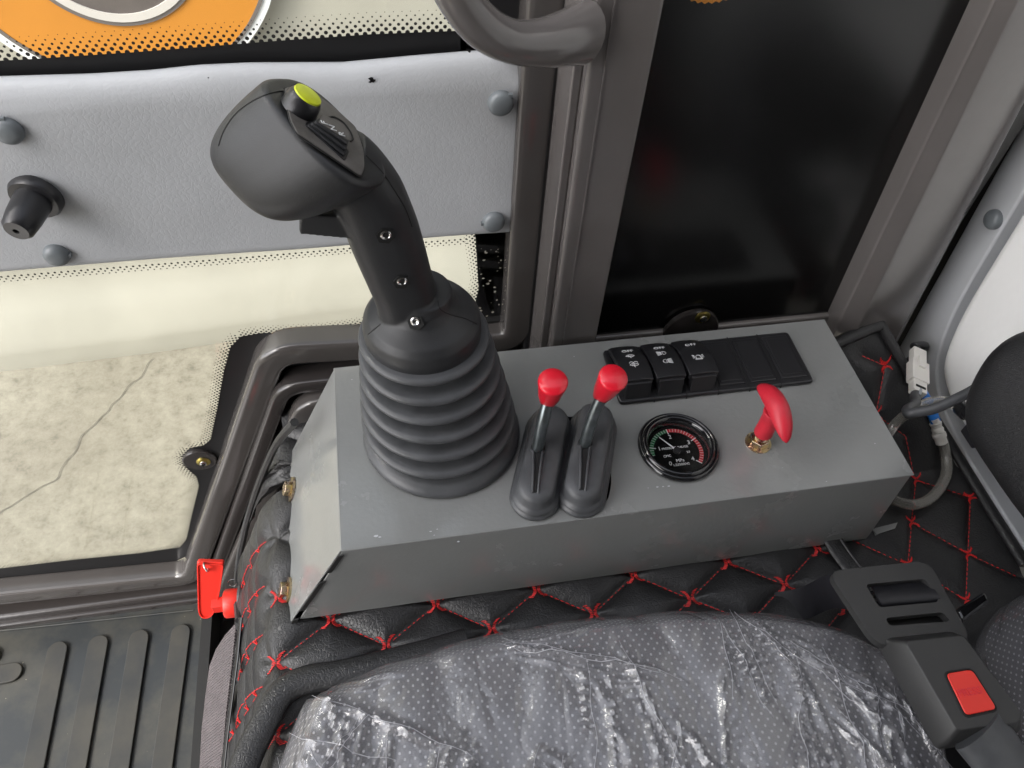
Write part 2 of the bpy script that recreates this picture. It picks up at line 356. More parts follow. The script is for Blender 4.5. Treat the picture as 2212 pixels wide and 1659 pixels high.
# wall with rolled skirting at the ground
w0 = V(0, 805, 'z', GZ); w1 = V(480, 740, 'z', GZ); wd = (w1 - w0).normalized(); wn = Vector((wd.y, -wd.x, 0))  # wn faces the cab
wt = thing('outside_wall', 'cream white wall with a rolled skirting and a round orange sign, beyond the door glass', 'wall', w0)
prof = [(0.0, 0.0), (.003, .02), (.006, .05), (.008, .08), (.004, .12), (-.006, .18), (-.020, .24), (-.026, .29), (-.022, .34), (-.018, .42), (-.018, .6), (-.018, 3.2)]
P2 = spline([(a, 0, h) for a, h in prof], 5)
def wf(u, v):
    p = P2[min(int(round(v * (len(P2) - 1))), len(P2) - 1)]
    a = w0 + wd * (-3.5 + 7 * u); wob = noise.noise(Vector((a.x * 2.2, p.z * 3, 0))) * .012
    return a + wn * (p.x + wob) + ZA * p.z
b = MB(); b.grid(wf, 120, len(P2) - 1); b.build('wall_surface', 'clearwall', wt, ang=80)
for (x1, y1), (x2, y2) in (((5, 665), (55, 720)), ((1120, 0), (1170, 20)), ((600, 640), (680, 700))):
    pass
# sign on the wall
sc0 = Vector((-.43, 0, -.12)); t_ = (1.53 - w0.y); base = w0 + wd * ((sc0.x - w0.x) / wd.x); SC = Vector((base.x, base.y, -.12)) + wn * .0
def sring(r0, r1, lift, m, name):
    b = MB(); n = 72; rings = []
    for k in range(n):
        d = wd * math.cos(2 * PI * k / n) + ZA * math.sin(2 * PI * k / n)
        rings.append([SC + d * r1 + wn * lift, SC + d * r0 + wn * lift, SC + d * r0 + wn * -.03, SC + d * r1 + wn * -.03])
    b.loft(rings, closed=True); return b.build(name, m, sg, ang=30)
sg = wt
sg = sring(.283, .298, .010, mat('sign_white', (.85, .85, .85), .4), 'round_sign')
sring(.276, .283, .013, 'ring_grey', 'dark_line')
sring(.165, .276, .0115, 'orange', 'orange_band')
sring(.157, .165, .015, 'ring_grey', 'inner_line')
sring(.142, .157, .017, 'ring_pale', 'pale_ring')
sring(.0, .142, .014, 'disc_dark', 'centre_disc')

# overhead panel out of view, added to keep the sun off the inside
b = MB(); b.box((-.2, -.43, 1.02), (1.0, .52, .02)); tag(b.build('shade_roof', mat('shade_roof_grey', (.2, .2, .21), .7), flat=True), kind='structure')
b = MB(); b.box((-.1, -.93, .10), (1.0, .015, .9)); b.box((.78, -.2, .2), (.015, .7, .8)); tag(b.build('shade_walls', 'sheet', flat=True), kind='structure')  # unseen walls, added to cut the light reaching the console front
# ================================================================== door
YD = .46
door = thing('cab_door', 'glazed cab door with grey vinyl trim panel across its middle', 'door', (-.1, YD, -.4))
def D(px, py, y=YD): return V(px, py, 'y', y)
# frame: right upright, step, slanted lower part, bottom rail
fr = [Vector((.118, YD, .75)), D(1134, 200) + XA * .006, D(1112, 722) + XA * .0, D(590, 748), D(417, 1235), D(-330, 1310)]
fr = [Vector((p.x, YD, p.z)) for p in fr]
sq = [(math.copysign(abs(math.cos(t)) ** .38, math.cos(t)), math.copysign(abs(math.sin(t)) ** .38, math.sin(t))) for t in [2 * PI * k / 32 for k in range(32)]]
b = MB(); b.tube(rpath(fr, .022, 8), (.013, .0125), up=YA, prof=sq); b.build('door_frame', 'door', door, ang=60)
# inner lip of the frame around the glass
off = [Vector((p.x, YD + .006, p.z)) for p in fr]
# pane
GY = YD + .012
pane = MB().prism([Vector((-.9, GY, .75)), Vector((.118, GY, .75)), Vector((.118, GY, -.05)), Vector((fr[3].x, GY, -.05)), Vector((fr[4].x, GY, fr[4].z)), Vector((-.9, GY, fr[5].z))], (0, .004, 0)).build('glass_pane', 'glass', door, flat=True)
# black ceramic border (lower pane and under the trim) : outline in the glass plane
GF = GY - .0012
def G(px, py): return V(px, py, 'y', GF)
rightx = G(1040, 600).x
edge_low = [(1025, 500), (1040, 600), (1025, 660), (985, 690), (860, 694), (780, 700), (700, 712), (560, 720), (520, 727), (498, 750), (484, 800), (470, 880), (455, 950), (440, 962), (410, 968), (393, 985), (396, 1005), (425, 1030), (430, 1050), (415, 1110), (403, 1165), (388, 1182), (300, 1195), (150, 1210), (0, 1228), (-330, 1262)]
el = [G(*p) for p in edge_low]
ctr = [Vector((p.x, GF, p.z)) for p in el]
outer = []
for p, q in zip(edge_low, ctr):
    outer.append(q)
b = MB()
# border as strip between glass edge and the frame line
fo = rpath(fr, .022, 8)
def nearest(q):
    best = None
    for i in range(len(fo) - 1):
        a, c = fo[i], fo[i + 1]; t = max(0, min(1, (q - a).dot(c - a) / (c - a).length_squared)); p = a + (c - a) * t
        d = (p - q).length
        if best is None or d < best[0]: best = (d, p)
    return best[1]
dense = []
for i in range(len(ctr) - 1):
    k = max(1, int((ctr[i + 1] - ctr[i]).length / .008))
    dense += [ctr[i].lerp(ctr[i + 1], t / k) for t in range(k)]
dense.append(ctr[-1])
no = [nearest(q) for q in dense]; no = [Vector((p.x, GF, p.z)) for p in no]
n = len(dense); b.add(dense + no, [[i, i + 1, n + i + 1, n + i] for i in range(n - 1)])
# strip under the trim and the border of the upper window
b.add([G(1025, 480), G(1100, 480), G(1100, 700), G(1038, 690)], [[0, 1, 2, 3]])
up_edge = [(-300, 150), (0, 131), (75, 127), (300, 112), (600, 88), (800, 74), (1000, 66), (1060, 60)]
ue = [G(*p) for p in up_edge]; lo = [Vector((p.x, GF, .13)) for p in ue]
b.add(ue + lo, [[i, i + 1, len(ue) + i + 1, len(ue) + i] for i in range(len(ue) - 1)])
b.add([Vector((.062, GF, .75)), Vector((.118, GF, .75)), Vector((.118, GF, .1)), Vector((.062, GF, .1))], [[0, 1, 2, 3]])
b.build('black_border', 'seal', pane, flat=True, fix=False)
# printed dots along the borders
b = MB()
def dotrow(line, side, rows, pitch, r0):
    L = [line[0]]; 
    cum = [0]
    for i in range(1, len(line)): cum.append(cum[-1] + (line[i] - line[i - 1]).length)
    for r in range(rows):
        s = (r % 2) * pitch * .5
        while s < cum[-1]:
            i = max(j for j in range(len(cum)) if cum[j] <= s)
            if i >= len(line) - 1: break
            t = (s - cum[i]) / (cum[i + 1] - cum[i]); p = line[i].lerp(line[i + 1], t); d = (line[i + 1] - line[i]).normalized()
            nn = Vector((-d.z, 0, d.x)) * side
            q = p + nn * (pitch * (.12 + r * .5)); q.y = GF - .0006
            rr = r0 * (1 - .16 * r)
            b.add([q + Vector((rr * math.cos(a), 0, rr * math.sin(a))) for a in [2 * PI * k / 8 for k in range(8)]], [list(range(8))])
            s += pitch
dotrow(ue, 1, 6, .0052, .0015)
low_line = [G(*p) for p in edge_low]
dotrow(low_line, -1, 5, .0042, .0012)
tb = [G(*p) for p in ((-200, 618), (0, 596), (300, 572), (560, 552), (760, 534), (1010, 514))]
dotrow(tb, -1, 3, .0046, .0009)
b.build('printed_dots', 'seal', pane, flat=True, fix=False)
b = MB()
for k in range(46):
    c = G(random.uniform(1030, 1085), random.uniform(515, 690)) - YA * .001; r_ = random.uniform(.0004, .0013); a0 = random.uniform(0, 6)
    if abs(noise.noise(c * 60)) < .12: continue
    b.add([c + Vector((r_ * math.cos(a0 + a) * random.uniform(.5, 1.6), 0, r_ * math.sin(a0 + a))) for a in (0, 1.3, 2.4, 3.6, 5)], [[0, 1, 2, 3, 4]])
b.build('adhesive_chips', 'clearwall', pane, flat=True, fix=False)
# trim panel
TY = .4545
x_l, x_r = -.62, V(1124, 330, 'y', TY).x
zt = V(600, 190, 'y', TY).z; zb = V(1118, 503, 'y', TY).z
tops = [(-600, 185), (0, 170), (200, 164), (330, 156), (430, 145), (540, 140), (740, 139), (900, 124), (1000, 116), (1075, 111), (1118, 140), (1131, 162)]
tl = [V(x, y, 'y', TY + .010) for x, y in tops]
def topz(x):
    for i in range(len(tl) - 1):
        if tl[i].x <= x <= tl[i + 1].x: t = (x - tl[i].x) / (tl[i + 1].x - tl[i].x); return tl[i].z * (1 - t) + tl[i + 1].z * t
    return tl[0].z if x < tl[0].x else tl[-1].z
def tf(u, v):
    x = x_l + (x_r - x_l) * u; tz = topz(x)
    zz = zb + .0015 * noise.noise(Vector((x * 9, 0, 0)))
    if v < .06: return Vector((x, TY + .006 * (1 - v / .06) ** 2, zz + .004 * (v / .06)))
    if v > .80:
        k = (v - .8) / .2; z1 = zt - .006; a = k
        return Vector((x, TY + .010 * a ** 1.7 + .0004, z1 + (tz - z1) * (math.sin(a * PI / 2) ** .9)))
    k = (v - .06) / .74; z0 = zz + .004
    y = TY + .0006 * noise.noise(Vector((x * 12, k * 3, 0)))
    return Vector((x, y, z0 + (zt - .006 - z0) * k))
b = MB(); b.grid(tf, 120, 50); 
trim = b.build('trim_panel', 'trim', door, ang=80, fix=False)
sm = trim.modifiers.new('sol', 'SOLIDIFY'); sm.thickness = .003; sm.offset = 0
def cap_at(p, tab):
    b = MB(); b.lathe(p, -YA, [(.0001, .0078), (.004, .0077), (.0068, .0068), (.0083, .005), (.0088, .0028), (.0086, -.001)], 28, True)
    t = Vector((math.cos(tab), 0, math.sin(tab))); b.box(p + t * .0086 - YA * .004, (.0014, .0012, .0012))
    return b.build('screw_cap', 'cap', trim)
for px, py, tb_ in ((1080, 218, .8), (1065, 474, PI), (20, 277, 1.5), (124, 545, 0)):
    cap_at(V(px, py, 'y', TY), tb_)
# dark peg on the trim
pg = V(80, 420, 'y', TY); ax = Vector((-.25, -1, -.12)).normalized()
b = MB(); b.lathe(pg, ax, [(.0165, -.001), (.0165, .0035), (.0150, .006), (.0115, .0065), (.0108, .020), (.0095, .030), (.0075, .0325), (.002, .0328), (.0015, .0305), (.0001, .030)], 32)
b.build('window_stop_peg', 'black', trim)
# tears in the vinyl edge
b = MB()
for px, py, r_ in ((803, 168, .0022), (806, 172, .0018), (800, 174, .0012), (1010, 105, .0014), (1014, 109, .0010), (450, 165, .0007)):
    c = V(px, py, 'y', TY + .001) - YA * .0015; a0 = random.uniform(0, 6)
    b.add([c + Vector((r_ * math.cos(a0 + a) * random.uniform(.3, 1.4), 0, r_ * .7 * math.sin(a0 + a))) for a in (0, 1.1, 2.4, 3.3, 4.4, 5.4)], [[0, 1, 2, 3, 4, 5]])
b.build('scuff_mark', 'seal', trim, flat=True, fix=False)
# glass clamp with brass washer and screw
def clamp(name, c, r, parent, axis=-YA, screw=None, plate=True):
    b = MB(); b.lathe(c, axis, [(r, -.002), (r, .001), (r - .0012, .002), (.0001, .002)], 40); 
    o = b.build(name, 'sheet', parent)
    s = screw or c
    MB().lathe(s + axis * .002, axis, [(.0068, 0), (.0068, .0008), (.0052, .0022), (.0035, .0024), (.0001, .0024)], 28).build('washer', 'brass', o)
    b = MB(); b.lathe(s + axis * .0042, axis, [(.0036, 0), (.0034, .0012), (.002, .002), (.0001, .0022)], 20); h = b.build('screw_head', 'steel', o)
    MB().box(s + axis * .0062, (.0022, .0008, .0004)).box(s + axis * .0062, (.0004, .0008, .0022)).build('slot', 'blackmatt', h)
    return o
clamp('glass_clamp', G(432, 990) - YA * .002, .0165, pane, screw=G(440, 990) - YA * .002)

# ================================================================== cab frame
frame = thing('cab_frame', 'brown grey painted steel cab frame: pillars, sill and welded grab handle', 'cab frame', (.14, .43, -.1))
b = MB()
b.prism([(.1275, .4045, -.3), (.1665, .4045, -.3), (.1665, .47, -.3), (.1275, .47, -.3)], (0, 0, 1.2))
b.build('door_pillar', 'frame', frame, bevel=.003)
b = MB(); b.box((.1245, .441, .3), (.0032, .027, .6)); b.build('pillar_return', 'frame', frame, bevel=.0015)
b = MB(); b.box((.1375, .4042, .3), (.0006, .0008, .6)); b.build('weld_seam', 'frame', frame)
b = MB(); b.tube([(.1195, .452, -.06), (.1195, .452, .9)], .0045, 10); b.build('door_seal', 'seal', frame)
# rear pillar
rp = [V(1828, 700, 'y', .41), V(1912, 712, 'y', .41)]
lx0, lx1 = rp[0].x, rp[1].x
tx0, tx1 = V(2135, 0, 'y', .41).x, V(2212, 130, 'y', .41).x
print('rear pillar', lx0, lx1, tx0, tx1)
b = MB(); zl, zh = -.3, .9
def rx(z, a): return a + (z - 0) * -.085
def pline(p, q, y):
    a = V(*p, 'y', y); c = V(*q, 'y', y); return lambda z: Vector((a.x + (c.x - a.x) * (z - a.z) / (c.z - a.z), y, z))
le = pline((2145, 0), (1880, 553), .410); mi = pline((2131, 143), (2021, 367), .404); ri = pline((2190, 200), (2055, 473), .410); r2 = pline((2212, 225), (1965, 690), .428)
b.loft([[le(z), mi(z), ri(z), r2(z), r2(z) + Vector((.002, .05, 0)), le(z) + Vector((0, .07, 0))] for z in (zl, zh)])
b.build('rear_pillar', 'frame', frame, bevel=.002)
b = MB(); b.box((.28, .442, -.045), (.12, .018, .022)); b.build('window_sill', 'frame', frame, bevel=.003)
b = MB(); b.add([V(1790, 716, 'y', .418), V(1838, 690, 'y', .418), V(1875, 696, 'y', .41), V(1880, 745, 'y', .41), V(1800, 740, 'y', .418)], [[0, 1, 2, 3, 4]]); b.build('corner_gusset', 'frame', frame, flat=True)
b = MB(); b.box((.60, .505, .15), (.2, .004, .75)); b.build('rear_seal', 'blackmatt', frame)
# sill rim running under the door: ridge, ledge and inner sheet
def C3(px, py, y): return V(px, py, 'y', y)
rim = [Vector((.118, .452, C3(1100, 768, .452).z)), C3(612, 822, .452), C3(462, 1238, .452), C3(440, 1330, .452)]
rim = [Vector((p.x, .452, p.z)) for p in rim]
b = MB(); b.tube(rpath(rim, .018, 7), (.0125, .0075), up=YA, prof=sq); b.build('door_rim', 'sheet', frame, ang=60)
rim2 = [Vector((p.x, p.y - .012, p.z)) for p in (Vector((.1, .452, rim[1].z - .018)), rim[1] + Vector((.016, 0, -.018)), rim[2] + Vector((.016, 0, 0)), rim[3] + Vector((.016, 0, 0)))]
b = MB(); b.tube(rpath(rim2, .018, 7), (.009, .009), up=YA, prof=sq); b.build('inner_rim', 'door', frame, ang=60)
shp = [(.12, -.04), (rim[1].x, rim[1].z), (rim[2].x, rim[2].z), (rim[3].x, -.5), (.12, -.5)]
b = MB(); b.prism([Vector((x, .455, z)) for x, z in shp], (0, .006, 0)); b.build('inner_sheet', 'sheet', frame)
b = MB(); b.prism([Vector((.118, .463, -.03)), Vector((fr[3].x, .463, fr[3].z)), Vector((fr[4].x, .463, fr[4].z)), Vector((fr[4].x, .463, -.5)), Vector((.118, .463, -.5))], (0, .006, 0)); b.build('door_gap_shade', 'blackmatt', frame)  # matt black sheet standing in for the deep shade of the door gap
MB().box((0.0, .447, -.20), (.3, .004, .16)).build('dark_gap_sheet', 'blackmatt', frame) if False else None
# bottom sill behind the floor mat
bz = V(200, 1290, 'y', YD).z
b = MB(); b.tube([Vector((-.9, YD - .008, V(0, 1318, 'y', YD - .008).z)), Vector((-.268, YD - .008, V(420, 1270, 'y', YD - .008).z))], (.013, .012), up=YA, prof=sq); b.build('door_sill', 'sheet', frame, ang=60)
b = MB(); b.tube([Vector((-.9, YD - .02, V(0, 1340, 'y', YD - .02).z)), Vector((-.262, YD - .02, V(440, 1290, 'y', YD - .02).z))], (.006, .005), up=YA, prof=sq); b.build('sill_lip', 'sheet', frame, ang=60)
# grab handle
hp = [(955, -170, .362), (968, -60, .360), (1000, 8, .360), (1048, 62, .362), (1105, 90, .367), (1165, 93, .376), (1215, 84, .388), (1255, 72, .402)]
P3 = spline([V(x, y, 'y', d) for x, y, d in hp], 6); nn = len(P3)
rad = []
for i in range(nn):
    t = i / (nn - 1); rad.append((.0105 + .004 * max(0, (t - .6) / .4) ** 1.5, .0105 + .0075 * max(0, (t - .55) / .45) ** 1.4))
b = MB(); b.tube(P3, rad, 20, up=YA); b.build('grab_handle', 'frame', frame, ang=80)

# dark side window
win = thing('rear_side_window', 'black tinted side window pane between the two pillars above the switches', 'window', (.28, .43, 0))
b = MB(); b.box((.315, .4305, .30), (.160, .002, .60)); tint = b.build('tinted_pane', 'tint', win, flat=True)
b = MB(); b.tube([(.169, .426, -.03), (.169, .426, .9)], .003, 8); b.build('rubber_gasket', 'seal', win)
stc = V(1563, -126, 'y', .4278); b = MB(); b.add([stc + Vector(((.0330 + (.0012 if k % 2 else 0)) * math.cos(2 * PI * k / 96), 0, (.0330 + (.0012 if k % 2 else 0)) * math.sin(2 * PI * k / 96))) for k in range(96)], [list(range(96))]); b.build('orange_disc', 'orange', win, flat=True)  # serrated orange disc on the pane
cb = V(1491, 714, 'y', .4245); clamp('glass_bracket', cb, .0255, win, screw=V(1516, 681, 'y', .4245))

# ================================================================== rear liner, tank
liner = thing('rear_liner', 'light grey moulded rear cab panel beside the white tank', 'panel', (.55, .3, -.15))
b = MB()
def lf(u, v):
    y = .47 - .62 * u; z = -.13 + .75 * v
    x = .512 + .055 * (v ** 1.5) * .3
    # rounded lip towards the tank opening
    return Vector((x, y, z))
oy = .405
ob = rpoly([(.505, .430, -.16), (.505, .437, -.09), (.505, .458, .15), (.505, .50, .7), (.505, .47, .7), (.505, .408, -.02), (.505, .385, -.080), (.505, .33, -.098), (.505, -.2, -.098), (.505, -.2, -.16)], [0, 0, 0, 0, 0, .05, .05, .04, 0, 0], 8)
b.prism(ob, (.02, 0, 0)); b.build('moulded_face', 'liner', liner, bevel=.0025, segs=3)
b = MB(); b.lathe(V(2150, 474, 'x', .505), -XA, [(.0001, .007), (.004, .0068), (.0068, .0058), (.0082, .004), (.0085, .001), (.0083, -.002)], 24); b.build('screw_cap', 'cap', liner)
MB().box((.531, .05, .2), (.002, .40, .5)).build('back_sheet', 'liner', liner)
tank = thing('white_tank', 'milky white plastic tank set into the grey rear panel', 'tank', (.54, .2, -.08))
b = MB()
tp = rpoly([(.498, .456, .7), (.498, .396, -.03), (.498, .368, -.078), (.498, -.2, -.078), (.498, -.2, .7)], [0, .07, .06, 0, 0], 10)
b.prism(tp, (.04, 0, 0)); b.build('tank_body', 'tank', tank, bevel=.010, segs=5)

# ================================================================== quilted cover
SX = -.105; SL = .42
quilt = thing('quilted_cover', 'black quilted leather cover with red diamond stitching under the console', 'engine cover', (.1, .25, -.3))
QZ = -.112
def qprof(s):
    """point of the cover profile at arc length s left of x = -.085 (s > 0 goes down the slope)"""
    if s <= 0: return Vector((-.096 - s, 0, QZ)), Vector((0, 0, 1))
    R = .03; th_max = math.atan2(1, SL); L0 = R * th_max
    if s < L0:
        th = s / R; return Vector((-.096 - R * math.sin(th), 0, QZ - R * (1 - math.cos(th)))), Vector((-math.sin(th), 0, math.cos(th)))
    e = Vector((-.096 - R * math.sin(th_max), 0, QZ - R * (1 - math.cos(th_max)))); d = Vector((-math.cos(th_max), 0, -math.sin(th_max)))
    return e + d * (s - L0), Vector((-math.sin(th_max), 0, math.cos(th_max)))
DX, DY, X0, Y0 = .0808, .052, .0115, .2425
def dseg(x, y):
    a = (x - X0) / DX + (y - Y0) / DY; b_ = (x - X0) / DX - (y - Y0) / DY
    k = 1 / math.hypot(1 / DX, 1 / DY)
    da = abs(a - round(a)) * k; db = abs(b_ - round(b_)) * k
    return min(da, db)
GY0, GYP, GSP = .245, .040, .031     # grid on the sloped end: rows along y, grooves along the slope
def qpoint(s, y, lift=0):
    p, n_ = qprof(s); x = -.096 - s
    if s < .012: d = dseg(x, y)
    else:
        d1 = abs((y - GY0) / GYP - round((y - GY0) / GYP)) * GYP; d2 = abs((s - .02) / GSP - round((s - .02) / GSP)) * GSP
        d = min(d1, d2 + .0015)
        if s < .03: t = (s - .012) / .018; d = d * t + dseg(x, y) * (1 - t)
    h = .0072 * (1 - math.exp(-d / .0065)) * (1 if s < .012 else max(.25, min(1, (.42 - y) / .06))) + .0012 * noise.noise(Vector((x * 30, y * 30, s * 10)))
    return Vector((p.x, y, p.z)) + n_ * (h + lift)
n_s = Vector((-1, 0, SL)).normalized(); p_s = qprof(.1)[0] + Vector((0, .3, 0))
ED = [(636, 912), (600, 955), (578, 1000), (558, 1050), (540, 1105), (528, 1150), (517, 1210), (512, 1280), (516, 1340)]
ST = [(520, 1335), (512, 1420), (500, 1510), (490, 1590), (478, 1700), (470, 1800)]
_d = (qprof(.2)[0] - qprof(.1)[0]).normalized(); EL = sorted([(q.y, .1 + (q - qprof(.1)[0] - Vector((0, q.y, 0))).dot(_d)) for q in [VP(x, y, p_s + n_s * .004, n_s) for x, y in ED[:-1] + ST[1:]]])
def smax(y):
    if y <= EL[0][0]: return EL[0][1]
    for (y0, s0), (y1, s1) in zip(EL, EL[1:]):
        if y0 <= y <= y1: return s0 + (s1 - s0) * (y - y0) / (y1 - y0)
    return max(.01, EL[-1][1] - (y - EL[-1][0]) * 2)
print('EL', [(round(a, 3), round(c, 3)) for a, c in EL])
def qf(u, v):
    y = .06 + .40 * v
    s = -.448 + .448 * min(u / .70, 1) + (smax(y) * (u - .70) / .30 if u > .70 else 0)
    return qpoint(s, y)
b = MB(); b.grid(qf, 460, 260); b.build('quilt_top', 'leather', quilt, ang=80, fix=False)
# stitches
b = MB()
def dash_line(pf, L, r=.00045, dl=.0036, gp=.0009, lift=.0004):
    s = 0
    while s < L - dl * .6:
        p0 = pf(s); p1 = pf(min(s + dl * .5, L)); p2 = pf(min(s + dl, L))
        b.tube([p0 + ZA * -.0002, p1 + ZA * .0003, p2 + ZA * -.0002], [r * .6, r, r * .6], 5); s += dl + gp
def knot(pf, sc=1.0):
    """four pointed satin stitch star: pf(u,v) maps local metres to the surface"""
    for sx in (-1, 1):
        for k in range(13):
            t = -1 + 2 * k / 12; a = .0062 * t * sc
            inner = .0003 + .0036 * t * t; outer_ = .0027 + .0044 * t * t
            j = random.uniform(-.0004, .0004)
            b.tube([pf(sx * inner * sc, a + j), pf(sx * outer_ * sc, a - j * .5 + .0006)], .00036, 4)
for i in range(-2, 9):
    for j in range(-6, 3):
        x = X0 + DX * (i + (.5 if j % 2 else 0)); y = Y0 + DY * .5 * j
        if not (-.112 < x < .335 and .10 < y < .30): continue
        knot(lambda u, v, x=x, y=y: qpoint(-.096 - (x + u), y + v, .0006))
        for sx in (-1, 1):
            x2 = x + sx * DX / 2; y2 = y - DY / 2
            if x2 < -.125: continue
            d = Vector((x2 - x, y2 - y, 0)); Lg = d.length - .013; dn = d.normalized()
            dash_line(lambda s, x=x, y=y, dn=dn: qpoint(-.096 - (x + dn.x * (s + .0065)), y + dn.y * (s + .0065), .0004), Lg)
for r in range(-4, 5):
    y = GY0 + GYP * r
    if not (.09 < y < .43): continue
    dash_line(lambda s, y=y: qpoint(.03 + s, y + .006 * math.sin(s * 30), .0007), smax(y) - .035, dl=.006, gp=.0008, r=.0004)
    for k in range(1, 11):
        s0 = .02 + GSP * k
        if s0 > smax(y) - .008: break
        knot(lambda u, v, s0=s0, y=y: qpoint(s0 + u * .6, y + v * .6, .0006), .8)
b.build('stitching', 'thread', quilt, fix=False)
# piping along the edge by the door rim
ed = ED
ep = spline([VP(x, y, p_s + n_s * .005, n_s) for x, y in ed], 5)
b = MB(); b.tube(ep, .0034, 8); b.build('edge_piping', 'leather2', quilt)
# binding strip around the seat opening
bs = [(1010, 1382), (930, 1405), (820, 1433), (737, 1452), (672, 1462), (628, 1478), (600, 1505), (570, 1560), (540, 1620), (515, 1690), (490, 1780)]
bp_ = spline([V(x, y + 4, 'z', QZ + .009) for x, y in bs], 6)
b = MB(); b.tube(bp_, [(.005, .0105)] * len(bp_), 14, up=ZA); b.build('binding_strip', 'leather', quilt, ang=80)
# lower quilt inside the opening
b = MB(); b.grid(lambda u, v: Vector((-.112 + .45 * u, -.05 + .23 * v, QZ - .012 + .002 * math.sin(v * 40))), 60, 40); b.build('inner_quilt', 'leather', quilt, ang=80, fix=False)
b = MB()
for (x1, y1), (x2, y2) in (((596, 1562), (640, 1555)), ((588, 1588), (610, 1600)), ((560, 1630), (610, 1634)), ((563, 1640), (600, 1640)), ((600, 1540), (622, 1553)), ((660, 1482), (690, 1500))):
    a = V(x1, y1, 'z', QZ - .008); c = V(x2, y2, 'z', QZ - .008); dash_line(lambda s, a=a, c=c: a + (c - a).normalized() * s, (c - a).length)
tag(b.build('inner_stitching', 'thread', quilt, fix=False), kind='stuff')

# rear mat piece
rear = thing('rear_quilted_mat', 'smaller black quilted mat with red stitching wedged behind the console end', 'mat', (.44, .35, -.12))
RZ = -.106
def rsurf(x, y): return RZ + .75 * max(0, y - .30)
def RV(px, py, l=0): return VS(px, py, lambda x, y: rsurf(x, y) + l)
rm = [V(1812, 750, 'z', RZ), V(1905, 702, 'z', RZ), V(2190, 1195, 'z', RZ), Vector((.505, .12, RZ)), Vector((.34, .12, RZ)), V(1790, 1175, 'z', RZ), Vector((.362, .30, RZ)), Vector((.375, .43, RZ))]
rnodes = {k: RV(*p) for k, p in dict(a=(1718 + 50, 748 - 10), b=(1868, 760), c=(1916, 783), d=(1898, 887), e=(1962, 935), f=(1985, 1030), g=(1975, 1122), h=(2103, 1068), i=(2098, 1190), j=(1968, 1213), k=(2094, 1291), l=(1885, 880), m=(2010, 940), n=(2045, 975), o=(1848, 1118), p=(2205, 1240), q=(2055, 1240), r=(1820, 1150), s=(2105, 1105), t=(1980, 1078)).items()}
redges = ['b-c', 'c-d', 'd-e', 'e-f', 'f-g', 'g-i', 'i-p', 'i-k', 'g-j', 'r-j', 'j-k', 'h-i', 'f-h', 'd-a']
rseg = []
for e in redges:
    a, c = e.split('-'); rseg.append((rnodes[a], rnodes[c]))
def rdist(p):
    d = 1
    for a, c in rseg:
        t = max(0, min(1, (p - a).dot(c - a) / (c - a).length_squared)); d = min(d, (a + (c - a) * t - p).length)
    return d
def rz(x, y):
    p = Vector((x, y, rsurf(x, y))); return rsurf(x, y) - .006 + .0055 * (1 - math.exp(-rdist(p) / .007)) + .0012 * noise.noise(Vector((x * 25, y * 25, 3)))
b = MB()
RR = [RV(2300, 1395), RV(2190, 1195), RV(2100, 1035), RV(2000, 866), RV(1905, 702)]
RL = [Vector((.34, .12, 0)), Vector((.345, .24, 0)), Vector((.36, .30, 0)), Vector((.37, .35, 0)), RV(1790, 750)]
def rf(u, v):
    k = min(int(v * 4), 3); t = v * 4 - k; a = RL[k].lerp(RL[k + 1], t); c = RR[k].lerp(RR[k + 1], t); p = a.lerp(c, u)
    return Vector((p.x, p.y, rz(p.x, p.y)))
b.grid(rf, 90, 180); b.build('quilt_panel', 'leather', rear, ang=80, fix=False)
b = MB()
for a, c in rseg:
    L_ = (c - a).length; dn = (c - a).normalized()
    dash_line(lambda s, a=a, dn=dn: Vector((a.x + dn.x * s, a.y + dn.y * s, rz(a.x + dn.x * s, a.y + dn.y * s) + .0004)), L_)
for k in 'cdefgihjk':
    q = rnodes[k]
    if k in 'e': continue
    knot(lambda u, v, q=q: Vector((q.x + v, q.y + u, rz(q.x + v, q.y + u) + .0007)), .75)
b.build('stitching', 'thread', rear, fix=False)
b = MB(); b.tube(spline([RV(x, y, .002) for x, y in ((1800, 745), (1850, 722), (1895, 703), (1904, 703))], 5), [(.005, .006)] * 16, 10, up=ZA)
b.tube([RV(x, y, .002) for x, y in ((1902, 700), (1950, 785), (2010, 890), (2080, 1003), (2140, 1100), (2215, 1220))], [(.004, .0055)] * 6, 10, up=ZA); b.build('leather_binding', 'leather', rear, ang=80)
b = MB(); b.tube([V(x, y, 'z', RZ + .004) for x, y in ((1788, 1150), (1815, 1195), (1850, 1240), (1880, 1290))], [(.0022, .0085)] * 4, 10, up=ZA); b.tube([V(x, y, 'z', RZ + .005) for x, y in ((1806, 1150), (1836, 1195), (1870, 1240), (1900, 1290))], .0016, 8); b.build('leather_strap', 'leather', rear, ang=80)

# ================================================================== console
A = Vector((-.0482, .2425, 0)); B = Vector((.3687, .2425, 0)); Cc = Vector((.3687, .4008, 0)); Dd = Vector((-.0478, .4008, 0))
console = thing('switch_console', 'grey painted sheet metal console box carrying the joystick, levers and switches', 'console', (.16, .32, -.11))
th = .0022
